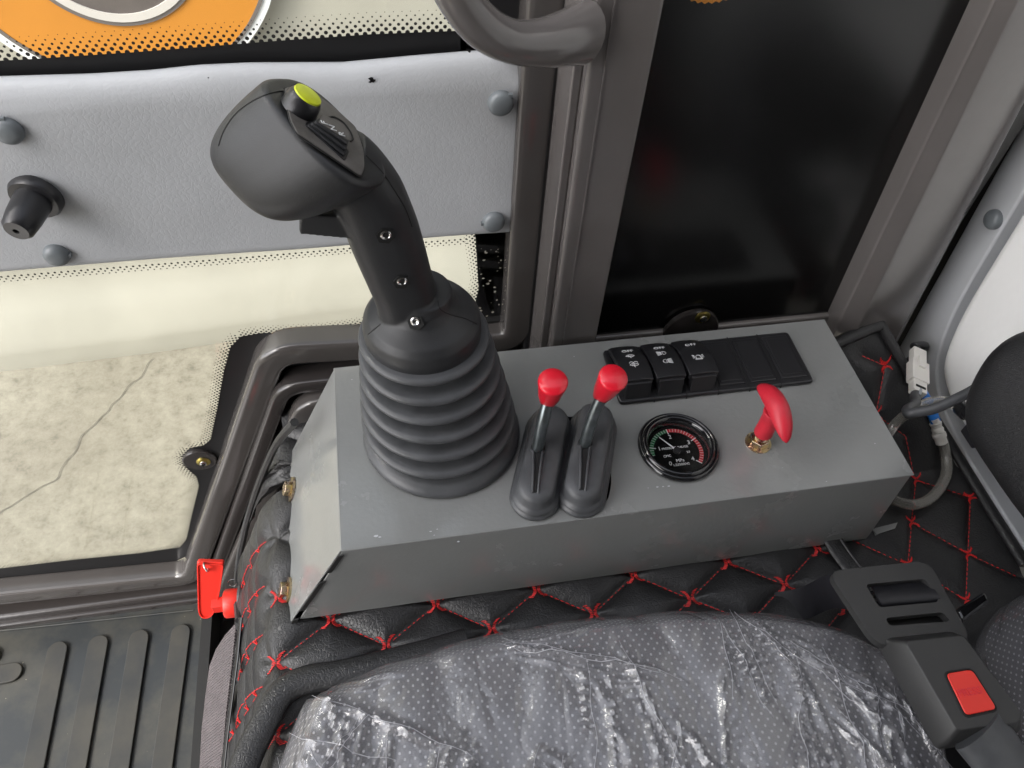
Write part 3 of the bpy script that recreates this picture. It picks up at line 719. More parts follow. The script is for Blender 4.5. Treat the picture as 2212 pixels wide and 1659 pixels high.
# top plate with the lever slot cut out
outer = [A, B, Cc, Dd]
slot = rpoly([V(1212, 900, 'z', 0), V(1300, 900, 'z', 0), V(1322, 1040, 'z', 0), V(1312, 1087, 'z', 0), V(1210, 1095, 'z', 0), V(1180, 1000, 'z', 0)], .006, 4)
bm = bmesh.new()
def ringface(poly, holes, z):
    es = []
    for pl in [poly] + holes:
        vs = [bm.verts.new((p.x, p.y, z)) for p in pl]
        es += [bm.edges.new((vs[i], vs[(i + 1) % len(vs)])) for i in range(len(vs))]
    bmesh.ops.triangle_fill(bm, use_beauty=True, edges=es)
ringface(outer, [slot, [Vector((.2003 + .0255 * math.cos(2 * PI * k / 40), .2897 + .0255 * math.sin(2 * PI * k / 40), 0)) for k in range(40)]], 0.0)
me = bpy.data.meshes.new('top_plate'); 
r = bmesh.ops.extrude_face_region(bm, geom=bm.faces[:]); bmesh.ops.translate(bm, verts=[v for v in r['geom'] if isinstance(v, bmesh.types.BMVert)], vec=(0, 0, -th))
bmesh.ops.recalc_face_normals(bm, faces=bm.faces)
mb = MB(); bm.verts.index_update(); mb.v = [v.co.copy() for v in bm.verts]; mb.f = [[v.index for v in f.verts] for f in bm.faces]; bm.free()
mb.build('top_plate', 'console', console, flat=True)
b = MB(); b.tube([A + Vector((0, .0005, -.0008)), B + Vector((0, .0005, -.0008))], .0009, 8); b.tube([A + Vector((.0004, 0, -.0008)), Dd + Vector((.0004, 0, -.0008))], .0009, 8); b.build('folded_edge', 'console', console)
LB = Vector((-.105, .2425, -.119)); LBb = Vector((-.104, .4008, -.119))
b = MB(); b.prism([A + Vector((.001, .0012, -.002)), B + Vector((0, .0012, -.002)), Vector((.3795, .2437, -.108)), Vector((-.0915, .2437, -.104))], (0, .002, 0)); b.build('front_plate', 'console', console, bevel=.0006, segs=2)
b = MB(); b.prism([A + Vector((0, .0015, -.0008)), Dd + Vector((0, 0, -.0008)), LBb, LB + Vector((0, .0015, 0))], (.002, 0, .001)); sp_ = b.build('side_plate', 'console', console, bevel=.0005, segs=2)
b = MB(); b.prism([B + Vector((-.002, .002, -.002)), Cc + Vector((-.002, 0, -.002)), Vector((.381, .4008, -.115)), Vector((.3785, .2445, -.108))], (-.002, 0, 0)); b.build('end_plate', 'console', console)
b = MB(); b.prism([Dd + Vector((0, -.002, -.002)), Cc + Vector((0, -.002, -.002)), Vector((.38, .3988, -.12)), Vector((-.10, .3988, -.12))], (0, .002, 0)); b.build('back_plate', 'console', console)
b = MB()   # seam slits between the two plates
for t0, t1 in ((.06, .25), (.36, .72), (.84, .97)):
    p0 = A.lerp(LB, t0); p1 = A.lerp(LB, t1); b.prism([p0 + Vector((.0005, .0005, 0)), p1 + Vector((.0005, .0005, 0)), p1 + Vector((.0045, .0005, .0008)), p0 + Vector((.0045, .0005, .0008))], (0, -.0009, 0))
b.build('seam_slit', 'blackmatt', console)
b = MB(); b.prism([V(1880, 1146, 'z', QZ + .002), V(1936, 1132, 'z', QZ + .004), V(1930, 1145, 'z', QZ + .004), V(1890, 1158, 'z', QZ + .004)], (0, 0, .003)); b.build('mounting_tab', 'console', console)
b = MB()
for px, py, r_ in ((930, 1148, .0007), (945, 1143, .0006), (938, 1156, .0005), (990, 1170, .0008), (812, 1158, .0014), (820, 1160, .0010), (1420, 1052, .0009), (1432, 1051, .0007), (1445, 1050, .0008), (1400, 1054, .0005), (1890, 958, .0006), (760, 820, .0005), (1240, 770, .0006), (1690, 1010, .0005), (1500, 1035, .0004), (870, 1030, .0005), (1785, 1040, .0005)):
    c = V(px, py, 'z', .0004); a0 = random.uniform(0, 6)
    b.add([c + Vector((r_ * 1.3 * math.cos(a0 + a) * random.uniform(.5, 1.3), r_ * math.sin(a0 + a) * .6, 0)) for a in (0, 1.1, 2.4, 3.3, 4.4, 5.4)], [[0, 1, 2, 3, 4, 5]])
tag(b.build('paint_chip', 'liner', console, flat=True, fix=False), kind='stuff')
b = MB(); b.box((.14, .322, -.07), (.17, .07, .001)); b.build('inner_floor', 'blackmatt', console)
# bolts on the side plate
pn = Vector((-.119, 0, .057)).normalized()
for px, py in ((630, 1057), (622, 1275)):
    c = VP(px, py, A, pn)
    b = MB(); b.lathe(c, pn, [(.0105, -.0002), (.0105, .0014), (.0001, .0014)], 28); wsh = b.build('bolt_washer', 'zinc', console, ang=30)
    b = MB(); x = pn.orthogonal().normalized(); y = pn.cross(x); hx = [c + pn * .0014 + x * (.0062 * math.cos(PI / 3 * k + .3)) + y * (.0062 * math.sin(PI / 3 * k + .3)) for k in range(6)]
    b.prism(hx, pn * .0052); b.build('bolt_head', 'zinc', wsh, bevel=.0005, segs=2)

# ================================================================== switch panel
sw = thing('rocker_switch_bank', 'black switch panel with three rocker switches and three blank covers', 'switches', (.248, .361, 0))
PX0, PX1, PY0, PY1 = .1665, .3285, .3338, .3885
b = MB(); b.prism(rpoly([(PX0, PY0, 0), (PX1, PY0, 0), (PX1, PY1, 0), (PX0, PY1, 0)], .004, 4), (0, 0, .004)); b.build('panel_frame', 'black', sw, bevel=.0018, segs=3)
SWW = (PX1 - PX0 - .004) / 6
b = MB()
for k in range(1, 6):
    x = PX0 + .002 + SWW * k; b.box((x, (PY0 + PY1) / 2, .0039), (.00025, .0272, .0004)); b.box((x, PY0 - .00005, .002), (.00025, .0004, .0018))
b.build('segment_joint', 'blackmatt', sw)
for k in range(3, 6):
    x = PX0 + .002 + SWW * (k + .5)
    cv = MB().box((x, .3615, .0042), (.0108, .0225, .0012)).build('blank_cover', 'black', sw, bevel=.001, segs=2)
    MB().box((x, .3615, .0054), (.0088, .0190, .0005)).build('blank_inset', 'black', cv, bevel=.0004, segs=2)
def arc2(c, r, a0, a1, n=12): return [(c[0] + r * math.cos(a0 + (a1 - a0) * k / n), c[1] + r * math.sin(a0 + (a1 - a0) * k / n)) for k in range(n + 1)]
def icon(parent, polys, fo, r=.00024):
    b = MB()
    for pl in polys: b.tube([fo(x, y) for x, y in pl], r, 5)
    return b.build('symbol', 'white_ink', parent)
def wiper(y0, wash):
    pl = [arc2((0, y0 - .002), .0042, .7, PI - .7) + [(-.0014, y0 + .0000), *arc2((0, y0 - .002), .0022, PI - .7, .7), (.0032, y0 + .0007)], [(.0002, y0 - .0022), (-.0012, y0 + .0016)]]
    if wash: pl += [[(0, y0 + .003), (.0002, y0 - .001)], arc2((-.0016, y0 + .0026), .0014, 0, PI), arc2((.0016, y0 + .0026), .0014, 0, PI)]
    return pl
def lamp(y0, s):
    d = [(.0, y0 - .0018), (.0, y0 + .0018)]; pl = [[(0, y0 + .002)] + [(s * x, y0 + y) for x, y in ((.0015, .0017), (.0024, .0008), (.0026, 0), (.0024, -.0008), (.0015, -.0017), (0, -.002))] + [(0, y0 + .002)]]
    for k in range(5): pl.append([(-s * .0008, y0 - .0016 + k * .0008), (-s * .0042, y0 - .0026 + k * .0013)])
    return pl
def beacon(y0):
    pl = [[(-.0026, y0 - .0022), (.0026, y0 - .0022), (.0026, y0 - .0014), (-.0026, y0 - .0014), (-.0026, y0 - .0022)], [(-.0018, y0 - .0014), (-.0018, y0 + .001), (-.001, y0 + .0022), (.001, y0 + .0022), (.0018, y0 + .001), (.0018, y0 - .0014)]]
    for sx in (-1, 1):
        for dy in (-.0002, .001, .0022): pl.append([(sx * .0026, y0 + dy * .9), (sx * .0042, y0 + dy * 1.3)])
    return pl
for k in range(3):
    x = PX0 + .002 + SWW * (k + .5); yb0, yf0 = .3870, .3420
    rock = []
    N = 14
    for j in range(N + 1):
        t = j / N; y = yb0 + (yf0 - yb0) * t
        z = .0065 + .0125 * t ** .9 + .0045 * math.sin(PI * t) ; hw = .0124 - .0016 * abs(2 * t - 1) ** 2.2 * (1 if t < .5 else .3)
        bz_ = z - .0055 if t > .02 else .002
        ring = []
        for i in range(9):
            u = -1 + 2 * i / 8; ring.append(Vector((x + u * hw, y, z + .0012 * (1 - u * u))))
        ring += [Vector((x + hw * .96, y, bz_)), Vector((x - hw * .96, y, bz_))]
        rock.append(ring)
    rk = MB().loft(rock).build('rocker_switch', 'black', sw, bevel=.0007, segs=2)
    MB().prism([(x - .0100, .3360, .002), (x + .0100, .3360, .002), (x + .0100, .3400, .0175), (x - .0100, .34, .0175)], (0, .02, 0)).build('rocker_body', 'black', rk, bevel=.0006, segs=2)
    def fo(u, v, x=x):
        y = .3625 + v; t = (yb0 - y) / (yb0 - yf0); z = .0065 + .0125 * max(t, 0) ** .9 + .0045 * math.sin(PI * t)
        return Vector((x + u * 1.1, y, z + .0012 * (1 - (u / .0124) ** 2) + .00025))
    p = fo(0, .0165); q = fo(0, .0130)
    text('off_lettering', 'OFF', fo(0, .0118) + ZA * .0005, XA, fo(0, .0135) - fo(0, .0100), .0054, 'white_ink', rk)
    if k == 0: icon(rk, wiper(.0045, False) + wiper(-.0065, True), fo)
    if k == 1: icon(rk, lamp(.0045, 1) + lamp(-.0055, -1), fo)
    if k == 2: icon(rk, beacon(-.005), fo)

# ================================================================== gauge
GC = Vector((.2003, .2897, 0))
gauge = thing('pressure_gauge', 'round black pressure gauge with green and red scale in the console top', 'gauge', GC)
b = MB(); b.lathe(GC, ZA, [(.0285, 0), (.0300, .0008), (.0305, .0025), (.0292, .0042), (.0280, .0046), (.0272, .0040), (.0264, .0050), (.0250, .0056), (.0238, .0050), (.0228, .0030), (.0224, -.004)], 72, caps=False); b.build('bezel', 'gloss', gauge, ang=60)
b = MB(); b.lathe(GC, ZA, [(.0236, -.0042), (.0001, -.0042)], 48); dial = b.build('dial', 'blackmatt', gauge)
def pol(a, r, z=-.0039): return GC + Vector((r * math.cos(a), r * math.sin(a), z))
def arcband(a0, a1, r0, r1, m, name, z):
    n = 30; b = MB(); L1 = [pol(a0 + (a1 - a0) * k / n, r0, z) for k in range(n + 1)]; L2 = [pol(a0 + (a1 - a0) * k / n, r1, z) for k in range(n + 1)]
    b.add(L1 + L2, [[k, k + 1, n + 2 + k, n + 1 + k] for k in range(n)]); return b.build(name, m, dial, flat=True)
def av(v): return math.radians(232 - 68 * v)
arcband(av(.7), av(2), .0172, .0202, 'green_ink', 'green_scale', -.0040); arcband(av(2), av(4), .0172, .0202, 'red_ink', 'red_scale', -.0040)
b = MB()
for k in range(7, 41):
    v = k / 10; a = av(v); big = k % 10 == 0; r0, r1, hw = (.0155, .0204, .00035) if big else (.0174, .0202, .00013)
    t = Vector((-math.sin(a), math.cos(a), 0)) * hw; b.add([pol(a, r0) - t, pol(a, r1) - t, pol(a, r1) + t, pol(a, r0) + t], [[0, 1, 2, 3]])
b.build('tick_marks', 'white_ink', dial, flat=True)
for v in (0, 1, 2, 3, 4): text('numeral', str(v), pol(av(v), .0130, -.0040), XA, YA, .0048, 'white_ink', dial)
text('lettering', 'PRESSURE GAUGE', GC + Vector((-.0005, .0030, -.004)), XA, YA, .0026, 'white_ink', dial)
text('lettering', 'CMC', GC + Vector((-.0085, -.0035, -.004)), XA, YA, .0028, 'white_ink', dial)
text('lettering', '2.5', GC + Vector((.0085, -.0020, -.004)), XA, YA, .0022, 'white_ink', dial)
text('lettering', 'MPa', GC + Vector((0, -.0085, -.004)), XA, YA, .0038, 'white_ink', dial)
text('lettering', 'LZ0300042', GC + Vector((0, -.0120, -.004)), XA, YA, .0027, 'white_ink', dial)
b = MB(); a = av(1.55); t = Vector((-math.sin(a), math.cos(a), 0)); b.prism([pol(a + PI, .001, -.003) - t * .0008, pol(a, .0165, -.003) - t * .0002, pol(a, .0165, -.003) + t * .0002, pol(a + PI, .001, -.003) + t * .0008], (0, 0, .0003)); b.build('needle', 'white_ink', gauge)
MB().lathe(GC, ZA, [(.0028, -.0042), (.0026, -.002), (.0001, -.0018)], 24).build('needle_hub', 'black', gauge)
MB().lathe(GC, ZA, [(.0238, .0030), (.0001, .0030)], 48, caps=False).build('gauge_glass', 'lens', gauge, flat=True)

# ================================================================== pull knob
NB = V(1637, 957, 'z', 0)
pk = thing('pull_handle', 'red T shaped pull handle on a zinc nut at the right of the console', 'pull handle', NB)
b = MB(); b.lathe(NB, ZA, [(.0098, 0), (.0098, .0012), (.0001, .0012)], 32); b.build('flange', 'zinc', pk)
b = MB(); b.prism([NB + Vector((.0078 * math.cos(PI / 3 * k + .25), .0078 * math.sin(PI / 3 * k + .25), .0012)) for k in range(6)], (0, 0, .006)); b.build('hex_nut', 'zinc', pk, bevel=.0007, segs=2)
b = MB(); pr_ = []
for k in range(28): pr_.append((.0050 if k % 2 else .0044, .0072 + k * .0003))
b.lathe(NB, ZA, pr_, 24); b.build('threaded_stud', 'zinc', pk, ang=80)
b = MB(); b.lathe(NB, ZA, [(.0062, .012), (.0070, .013), (.0066, .024), (.0068, .034), (.0080, .040)], 28)
top = NB + ZA * .0435
rings = []
e0 = V(1650, 836, 'z', .042); e1 = V(1690, 950, 'z', .042)
print('bar', e0, e1, 'nb', NB)
half = .0262
for j in range(25):
    t = -1 + 2 * j / 24; th_ = math.sqrt(max(0, 1 - abs(t) ** 2.2)); y = top.y + .001 + t * half
    rx_, rz_ = .0082 * max(th_, .1), .0092 * max(th_, .08) ** 1.0
    zc = .038 + .0085 * (1 - t * t) - .002; rings.append([Vector((top.x + rx_ * math.cos(a), y, zc + rz_ * math.sin(a) * (1 if math.sin(a) > 0 else .2))) for a in [2 * PI * k / 20 for k in range(20)]])
b.loft(rings); b.build('t_handle', 'red_soft', pk, remesh=.0007)

# ================================================================== control levers
def lever(label, base_f, base_b, slotp, bend, knob0, knob1):
    """base_f/base_b: ends of the boot footprint on the console"""
    c = (base_f + base_b) / 2
    t = thing('control_lever', label, 'lever', c, 'short red knob levers')
    d = (base_b - base_f).normalized(); s = Vector((d.y, -d.x, 0)); L = (base_b - base_f).length / 2
    def stad(r, ext, z, k=12, cc=c):
        h = L - .0125; out = []
        for i in range(k + 1): a = -PI / 2 + PI * i / k; out.append(cc + d * (h + ext + r * math.cos(a)) + s * (r * math.sin(a)) + ZA * z)
        for i in range(k + 1): a = PI / 2 + PI * i / k; out.append(cc + d * (-h - ext + r * math.cos(a)) + s * (r * math.sin(a)) + ZA * z)
        return out
    b = MB(); b.loft([stad(.0140, 0, -.001), stad(.0174, 0, .0004), stad(.0180, 0, .0022), stad(.0172, 0, .0040), stad(.0155, 0, .0046), stad(.0152, 0, .0052), stad(.0166, 0, .0062), stad(.0162, 0, .0076), stad(.0146, 0, .0086), stad(.0136, 0, .0100), stad(.0131, 0, .0150), stad(.0124, -.0003, .0175), stad(.0108, -.0008, .0192), stad(.0070, -.0020, .0200)])
    boot = b.build('rubber_boot', 'rubber', t, ang=50)
    # slit and its lips
    e0 = slotp; e1 = c - d * (L - .0060) + ZA * .0200; e0 = Vector((e0.x, e0.y, .0204))
    sd_ = (e0 - e1).normalized(); ss = Vector((sd_.y, -sd_.x, 0))
    b = MB(); b.prism([e1 - ss * .0008, e0 - ss * .0020, e0 + ss * .0020, e1 + ss * .0008], (0, 0, .0006)); b.lathe(e0, ZA, [(.0052, 0), (.0001, .0004)], 20); b.build('slit', 'blackmatt', boot)
    b = MB()
    for q in (-1, 1): b.tube([e1 + ss * (q * .0016) - ZA * .004, e1 + ss * (q * .0018), (e0 + e1) / 2 + ss * (q * .0024) + ZA * .001, e0 + ss * (q * .0032) - sd_ * .004 + ZA * .0006, e0 + ss * (q * .0046) - sd_ * .002 - ZA * .001], [(.0016, .0009)] * 5, 8, up=ZA)
    b.build('slit_lip', 'rubber', boot, ang=80)
    k0, k1 = knob0, knob1
    path = spline([Vector((e0.x, e0.y, .010)), e0 + ZA * .003, bend, k0.lerp(k1, .2)], 6)
    b = MB(); b.tube(path, [(.0048, .0042)] * len(path), 14); b.build('rod', 'rod', t, ang=80)
    ax = (k1 - k0); Lk = ax.length; b = MB(); b.lathe(k0, ax, [(.0001, -.0002), (.0050, 0), (.0060, .0012), (.0078, Lk * .35), (.0091, Lk * .75), (.0098, Lk * .92), (.0098, Lk * .97), (.0090, Lk), (.005, Lk + .0012), (.0001, Lk + .0016)], 40)
    b.build('knob', 'red', t, ang=50)
    return t
f1, b1 = V(1148, 1112, 'z', 0), V(1192, 905, 'z', 0); f2, b2 = V(1248, 1106, 'z', 0), V(1286, 900, 'z', 0)
print('boots', f1, b1, f2, b2)
lever('red knobbed lever standing closest to the joystick bellows', f1, b1, V(1162, 968, 'z', .020), V(1172, 915, 'z', .045), V(1184, 866, 'z', .056), V(1195, 823, 'z', .086))
lever('red knobbed lever leaning in front of the first rocker switch', f2, b2, V(1264, 958, 'z', .020), V(1283, 895, 'z', .046), V(1298, 856, 'z', .057), V(1326, 814, 'z', .086))

# ================================================================== joystick
JB = Vector((.0290, .3270, 0)); JT = Vector((.0200, .3470, .100))
joy = thing('joystick', 'large black joystick with ribbed rubber bellows and yellow button', 'joystick', JB)
b = MB(); rings = []
NR = 6; n = 72
tot = NR * 12
prof = []
prof += [(.0530, .0005), (.0565, .0015), (.0575, .004), (.0565, .0070), (.0520, .0095), (.0450, .0110)]
for k in range(NR):
    t0 = k / NR; z0 = .0125 + k * .0140; R = .0520 - .0120 * (k / (NR - 1)) ** 1.1
    for a, (dr, dz) in enumerate(((-.017, 0), (-.015, .0036), (-.0035, .0044), (.0006, .0052), (.0027, .0064), (.0033, .0080), (.0026, .0094), (.0002, .0102), (-.005, .0106), (-.015, .0108), (-.017, .0130))):
        prof.append((R + dr, z0 + dz))
zmax = prof[-1][1]
for r_, z_ in prof:
    t = z_ / .100; c = JB.lerp(Vector((JT.x, JT.y, 0)), t); sag = .0
    rings.append([Vector((c.x + r_ * math.cos(2 * PI * k / n), c.y + r_ * math.sin(2 * PI * k / n), z_)) for k in range(n)])
b.loft(rings); b.build('bellows', 'rubber', joy, ang=80)
# grip: cap dome, column and head grown together
b = MB(); ct = Vector((JT.x, JT.y, 0))
b.lathe(ct, ZA, [(.030, .088), (.0372, .0885), (.0385, .092), (.0388, .099), (.0380, .105), (.0345, .110), (.029, .1135), (.024, .1175), (.021, .123), (.0195, .130), (.0001, .131)], 64)
colp = [(882, 700, 62, .347), (880, 665, 66, .347), (874, 630, 70, .346), (862, 595, 73, .345), (848, 555, 77, .343), (830, 505, 81, .341), (815, 465, 81, .339), (796, 420, 80, .337), (762, 370, 76, .336), (735, 340, 70, .336)]
cp, cr = [], []
for px, py, hw, y in colp:
    p = V(px, py, 'y', y); mpp = (p - CAM).length / Vector((px - CX, py - CY, F)).length
    cp.append(p); cr.append((.0175, hw * mpp * .96))
cps = spline(cp, 4); crs = []
for i in range(len(cps)):
    k = min(i // 4, len(cr) - 2); t = (i - k * 4) / 4; crs.append((cr[k][0] * (1 - t) + cr[k + 1][0] * t, cr[k][1] * (1 - t) + cr[k + 1][1] * t))
sq8 = [(math.copysign(abs(math.cos(t)) ** .8, math.cos(t)), math.copysign(abs(math.sin(t)) ** .8, math.sin(t))) for t in [2 * PI * k / 32 for k in range(32)]]
b.tube(cps, crs, up=YA, prof=sq8)
# head
HC = V(703, 286, 'y', .334)
hL = (RIGHT * .67 - UPV * .74).normalized(); hN = ((RIGHT * .74 + UPV * .67) * .86 + BACK * .51).normalized(); hW = hN.cross(hL).normalized()
if hW.dot(BACK) < 0: hW = -hW
mpp = (HC - CAM).length / F * 1.0
LA, WA, DA = .0350, .0245, .056
rings = []; dvec = (RIGHT * -.907 + UPV * -.42) * .86 - BACK * .40; DA = .0585
def sell(t, e): c, s = math.cos(t), math.sin(t); return math.copysign(abs(c) ** e, c), math.copysign(abs(s) ** e, s)
for j in range(0, 17):
    ph = PI / 2 * j / 16; k = max(math.cos(ph) ** .43, .03); dz = DA * math.sin(ph) ** .95
    rr = []
    for i in range(48):
        u, v = sell(2 * PI * i / 48, .72)
        rr.append(HC + hL * (LA * u * k) + hW * (WA * v * k) + dvec * dz)
    rings.append(rr)
rings.insert(0, [HC + (p - HC) * .93 + hN * .0022 for p in rings[0]])
b.loft(rings)
# trigger block under the head
tg = V(702, 466, 'y', .336); b.box(tg, (.0130, .009, .0070), (Vector((.97, 0, -.22)).normalized(), YA, Vector((.22, 0, .97)).normalized()))
grip = b.build('grip', 'grip', joy, remesh=.0009)
# face plate with buttons
FPt = HC + hN * .0034
def HF(px, py, h=0): return VP(px, py, FPt + hN * h, hN)
fp = [HF(*q) for q in ((614, 192), (617, 222), (626, 262), (640, 290), (700, 330), (778, 383), (786, 366), (783, 325), (766, 276), (722, 236), (676, 202), (640, 188))]
plate = MB().prism(rpoly(fp, .002, 4), hN * .0010).build('button_plate', 'grip_plate', joy, bevel=.0004, segs=2)
b = MB(); b.tube([p + hN * .0002 for p in rpoly(fp, .002, 4)] + [fp[0]], .0005, 5); b.build('plate_joint', 'blackmatt', plate)
bc = HF(647, 233, .001)
b = MB(); b.lathe(bc, hN, [(.0088, -.001), (.0086, .001), (.0080, .0055), (.0072, .0070), (.0066, .0076), (.0001, .0076)], 32); bt = b.build('thumb_button', 'black', joy)
MB().lathe(bc + hN * .0075, hN, [(.0068, 0), (.0066, .0008), (.005, .0012), (.0001, .0013)], 32).build('yellow_disc', 'yellow', bt)
b = MB(); b.prism(rpoly([HF(*q) for q in ((654, 272), (742, 352), (752, 330), (668, 262))], .0015, 3), hN * .0014)
slide = b.build('direction_slider', 'black', joy, bevel=.0005, segs=2)
for k, (q0, q1, q2, q3, h0, h1) in enumerate((((661, 274), (741, 340), (748, 328), (672, 265), .0012, .0026), ((668, 271), (743, 329), (749, 318), (678, 262), .0022, .0040), ((676, 268), (746, 318), (751, 309), (684, 260), .0034, .0054))):
    MB().prism(rpoly([HF(*q, h0) for q in (q0, q1, q2, q3)], .001, 2), hN * (h1 - h0)).build('rib', 'grip', slide, bevel=.0006, segs=2)
sl_ = MB().prism(rpoly([HF(*q, .0045) for q in ((686, 268), (752, 308), (752, 288), (738, 272), (716, 259), (694, 252))], .001, 2), hN * .0012).build('lettered_face', 'grip_plate', slide, bevel=.0003, segs=2)
xl = (UPV - hN * UPV.dot(hN)).normalized()
for ch, q in zip('FNR', ((701, 266), (719, 277), (738, 290))):
    text('lettering', ch, HF(*q, .0058), xl, hN.cross(xl), .0050, 'white_ink', sl_)
b = MB(); b.tube(spline([HF(*q, .0012) for q in ((706, 255), (722, 253), (742, 265), (757, 285), (762, 300), (757, 306))], 4), .0005, 5); b.build('engraved_arc', 'blackmatt', plate)
seamh = spline([HC + hL * (-LA * .93 * math.cos(PI / 2 * t) ** .5) + hW * (WA * .45) + dvec * (DA * math.sin(PI / 2 * t)) for t in (0.02, .15, .3, .45, .6, .75)], 4)
# marks that follow the grown surface
_dg = bpy.context.evaluated_depsgraph_get(); _ge = grip.evaluated_get(_dg); _go = Vector(ORG[grip.name])
def onskin(px, py, lift=0):
    d = ray(px, py).normalized(); h, loc, nn_, fi = _ge.ray_cast(CAM - _go, d)
    if not h: return None, None
    return loc + _go + nn_ * lift, nn_
def skinline(px, r=.0004, name='seam_line'):
    pts = [q for q in (onskin(p.x, p.y)[0] for p in spline([Vector((a, c, 0)) for a, c in px], 6)) if q]
    if len(pts) > 2: MB().tube(pts, r, 6).build(name, 'blackmatt', grip)
skinline([(618, 196), (590, 200), (548, 217), (510, 245), (484, 282), (472, 315)])
skinline([(946, 650), (952, 668), (975, 680), (1005, 688), (1030, 700)])
skinline([(822, 700), (808, 712), (795, 722)])
skinline([(790, 335), (822, 368), (850, 408), (875, 450), (890, 490)])
for px, py in ((833, 505), (868, 605), (898, 693)):
    p, ax = onskin(px, py)
    if p is None: continue
    ax = (ax + Vector((0, -.1, .5)) * .3).normalized(); x = ax.orthogonal().normalized(); y = ax.cross(x)
    b = MB(); q0 = p - UPV * .0012; b.prism([q0 + x * (.0052 * math.cos(PI / 3 * q)) + y * (.0052 * math.sin(PI / 3 * q)) - ax * .001 for q in range(6)], ax * .0013); hw_ = b.build('screw_well', 'blackmatt', grip)
    MB().lathe(p + ax * .0003, ax, [(.0030, 0), (.0030, .0010), (.0022, .0014), (.0016, .0008), (.0001, .0006)], 20).build('screw', 'steel', hw_)

# ================================================================== isolator key
kx = V(523, 1300, 'x', -.163)
print('key', kx)
key = thing('isolator_key', 'red plastic battery isolator key plugged in beside the quilted cover', 'key', kx)
KA = Vector((-1, 0, .05)).normalized()
def K(px, py, xx): return V(px, py, 'x', xx)
xk = kx.x
b = MB(); b.lathe(kx, KA, [(.0165, -.002), (.0172, 0), (.0165, .002), (.012, .0025), (.0001, .0025)], 32); b.build('rubber_collar', 'rubber', key)
b = MB(); b.lathe(kx + KA * .002, KA, [(.0128, 0), (.0132, .001), (.0132, .012), (.0122, .0135), (.0001, .0135)], 36); b.box(kx + KA * .018, (.008, .005, .006)); body = b.build('key_hub', 'red_or', key, bevel=.0006, segs=2)
kp = kx + KA * .024
yy = kx.y
def KP(px, py): return VP(px, py, kp, (Vector((0, -1, .55))).normalized())
wing = [KP(425, 1213), KP(484, 1215), KP(478, 1260), KP(470, 1300), KP(458, 1338), KP(428, 1338)]
b = MB(); b.prism(rpoly(wing, [.003, .002, .01, .01, .012, .012], 6), Vector((0, .0045, -.002))); wg = b.build('key_wing', 'red_or', key, bevel=.0012, segs=2)
cen = sum(wing, Vector()) / 6
b = MB(); rp_ = rpoly([cen + (p - cen) * 1.0 for p in wing], [.003, .002, .01, .01, .012, .012], 6); nrm = (wing[1] - wing[0]).cross(wing[5] - wing[0]).normalized()
if nrm.dot(BACK) < 0: nrm = -nrm
inn = [cen + (p - cen) * .93 + nrm * .0006 for p in rp_]; b.tube(inn + [inn[0]], .0007, 6); b.build('raised_rim', 'red_or', wg)
b = MB(); lp = KP(446, 1222); b.torus(lp + nrm * .002, Vector((1, .3, .2)), .0042, .0009, 20, 6); 
l2 = KP(503, 1258) + nrm * .001; b.torus(l2, nrm, .0038, .0006, 20, 6); b.build('wire_ring', 'steel', key)

# ================================================================== ribbed fabric and trim strip at the cover foot
foot = thing('ribbed_gaiter', 'purplish grey ribbed fabric strip at the foot of the quilted cover', 'fabric strip', V(460, 1550, 'z', -.4))
poly_px = [(510, 1345), (486, 1372), (466, 1403), (452, 1440), (444, 1500), (436, 1570), (430, 1670), (426, 1760), (470, 1760), (478, 1659), (488, 1540), (500, 1440)]
fn_ = Vector((-1, -.15, .75)).normalized(); fpnt = V(460, 1550, 'z', -.42)
pf = [VP(x, y, fpnt, fn_) for x, y in poly_px]
b = MB(); b.prism(pf, fn_ * -.002); g_ = b.build('fabric', 'web', foot, flat=True)
wn_ = M['web'].node_tree; nb = wn_.nodes; tcx = nb.new('ShaderNodeTexCoord'); wv = nb.new('ShaderNodeTexWave'); wv.inputs['Scale'].default_value = 110; wv.bands_direction = 'Y'; wv.inputs['Distortion'].default_value = 2.5; wv.inputs['Detail Scale'].default_value = 3
bb = nb.new('ShaderNodeBump'); bb.inputs['Distance'].default_value = .0018; bb.inputs['Strength'].default_value = .8
wn_.links.new(tcx.outputs['Object'], wv.inputs[0]); wn_.links.new(wv.outputs['Fac'], bb.inputs['Height']); wn_.links.new(bb.outputs[0], nb['Principled BSDF'].inputs['Normal'])
st = [VP(x, y, p_s + n_s * .008, n_s) for x, y in ((520, 1335), (512, 1420), (500, 1510), (490, 1590), (478, 1700))]
b = MB(); b.tube(st, [(.0016, .0052)] * 5, 8, up=n_s); tag(b.build('edge_strip', 'gloss'), 'thin glossy black trim strip between ribbed fabric and quilted leather', 'trim strip')

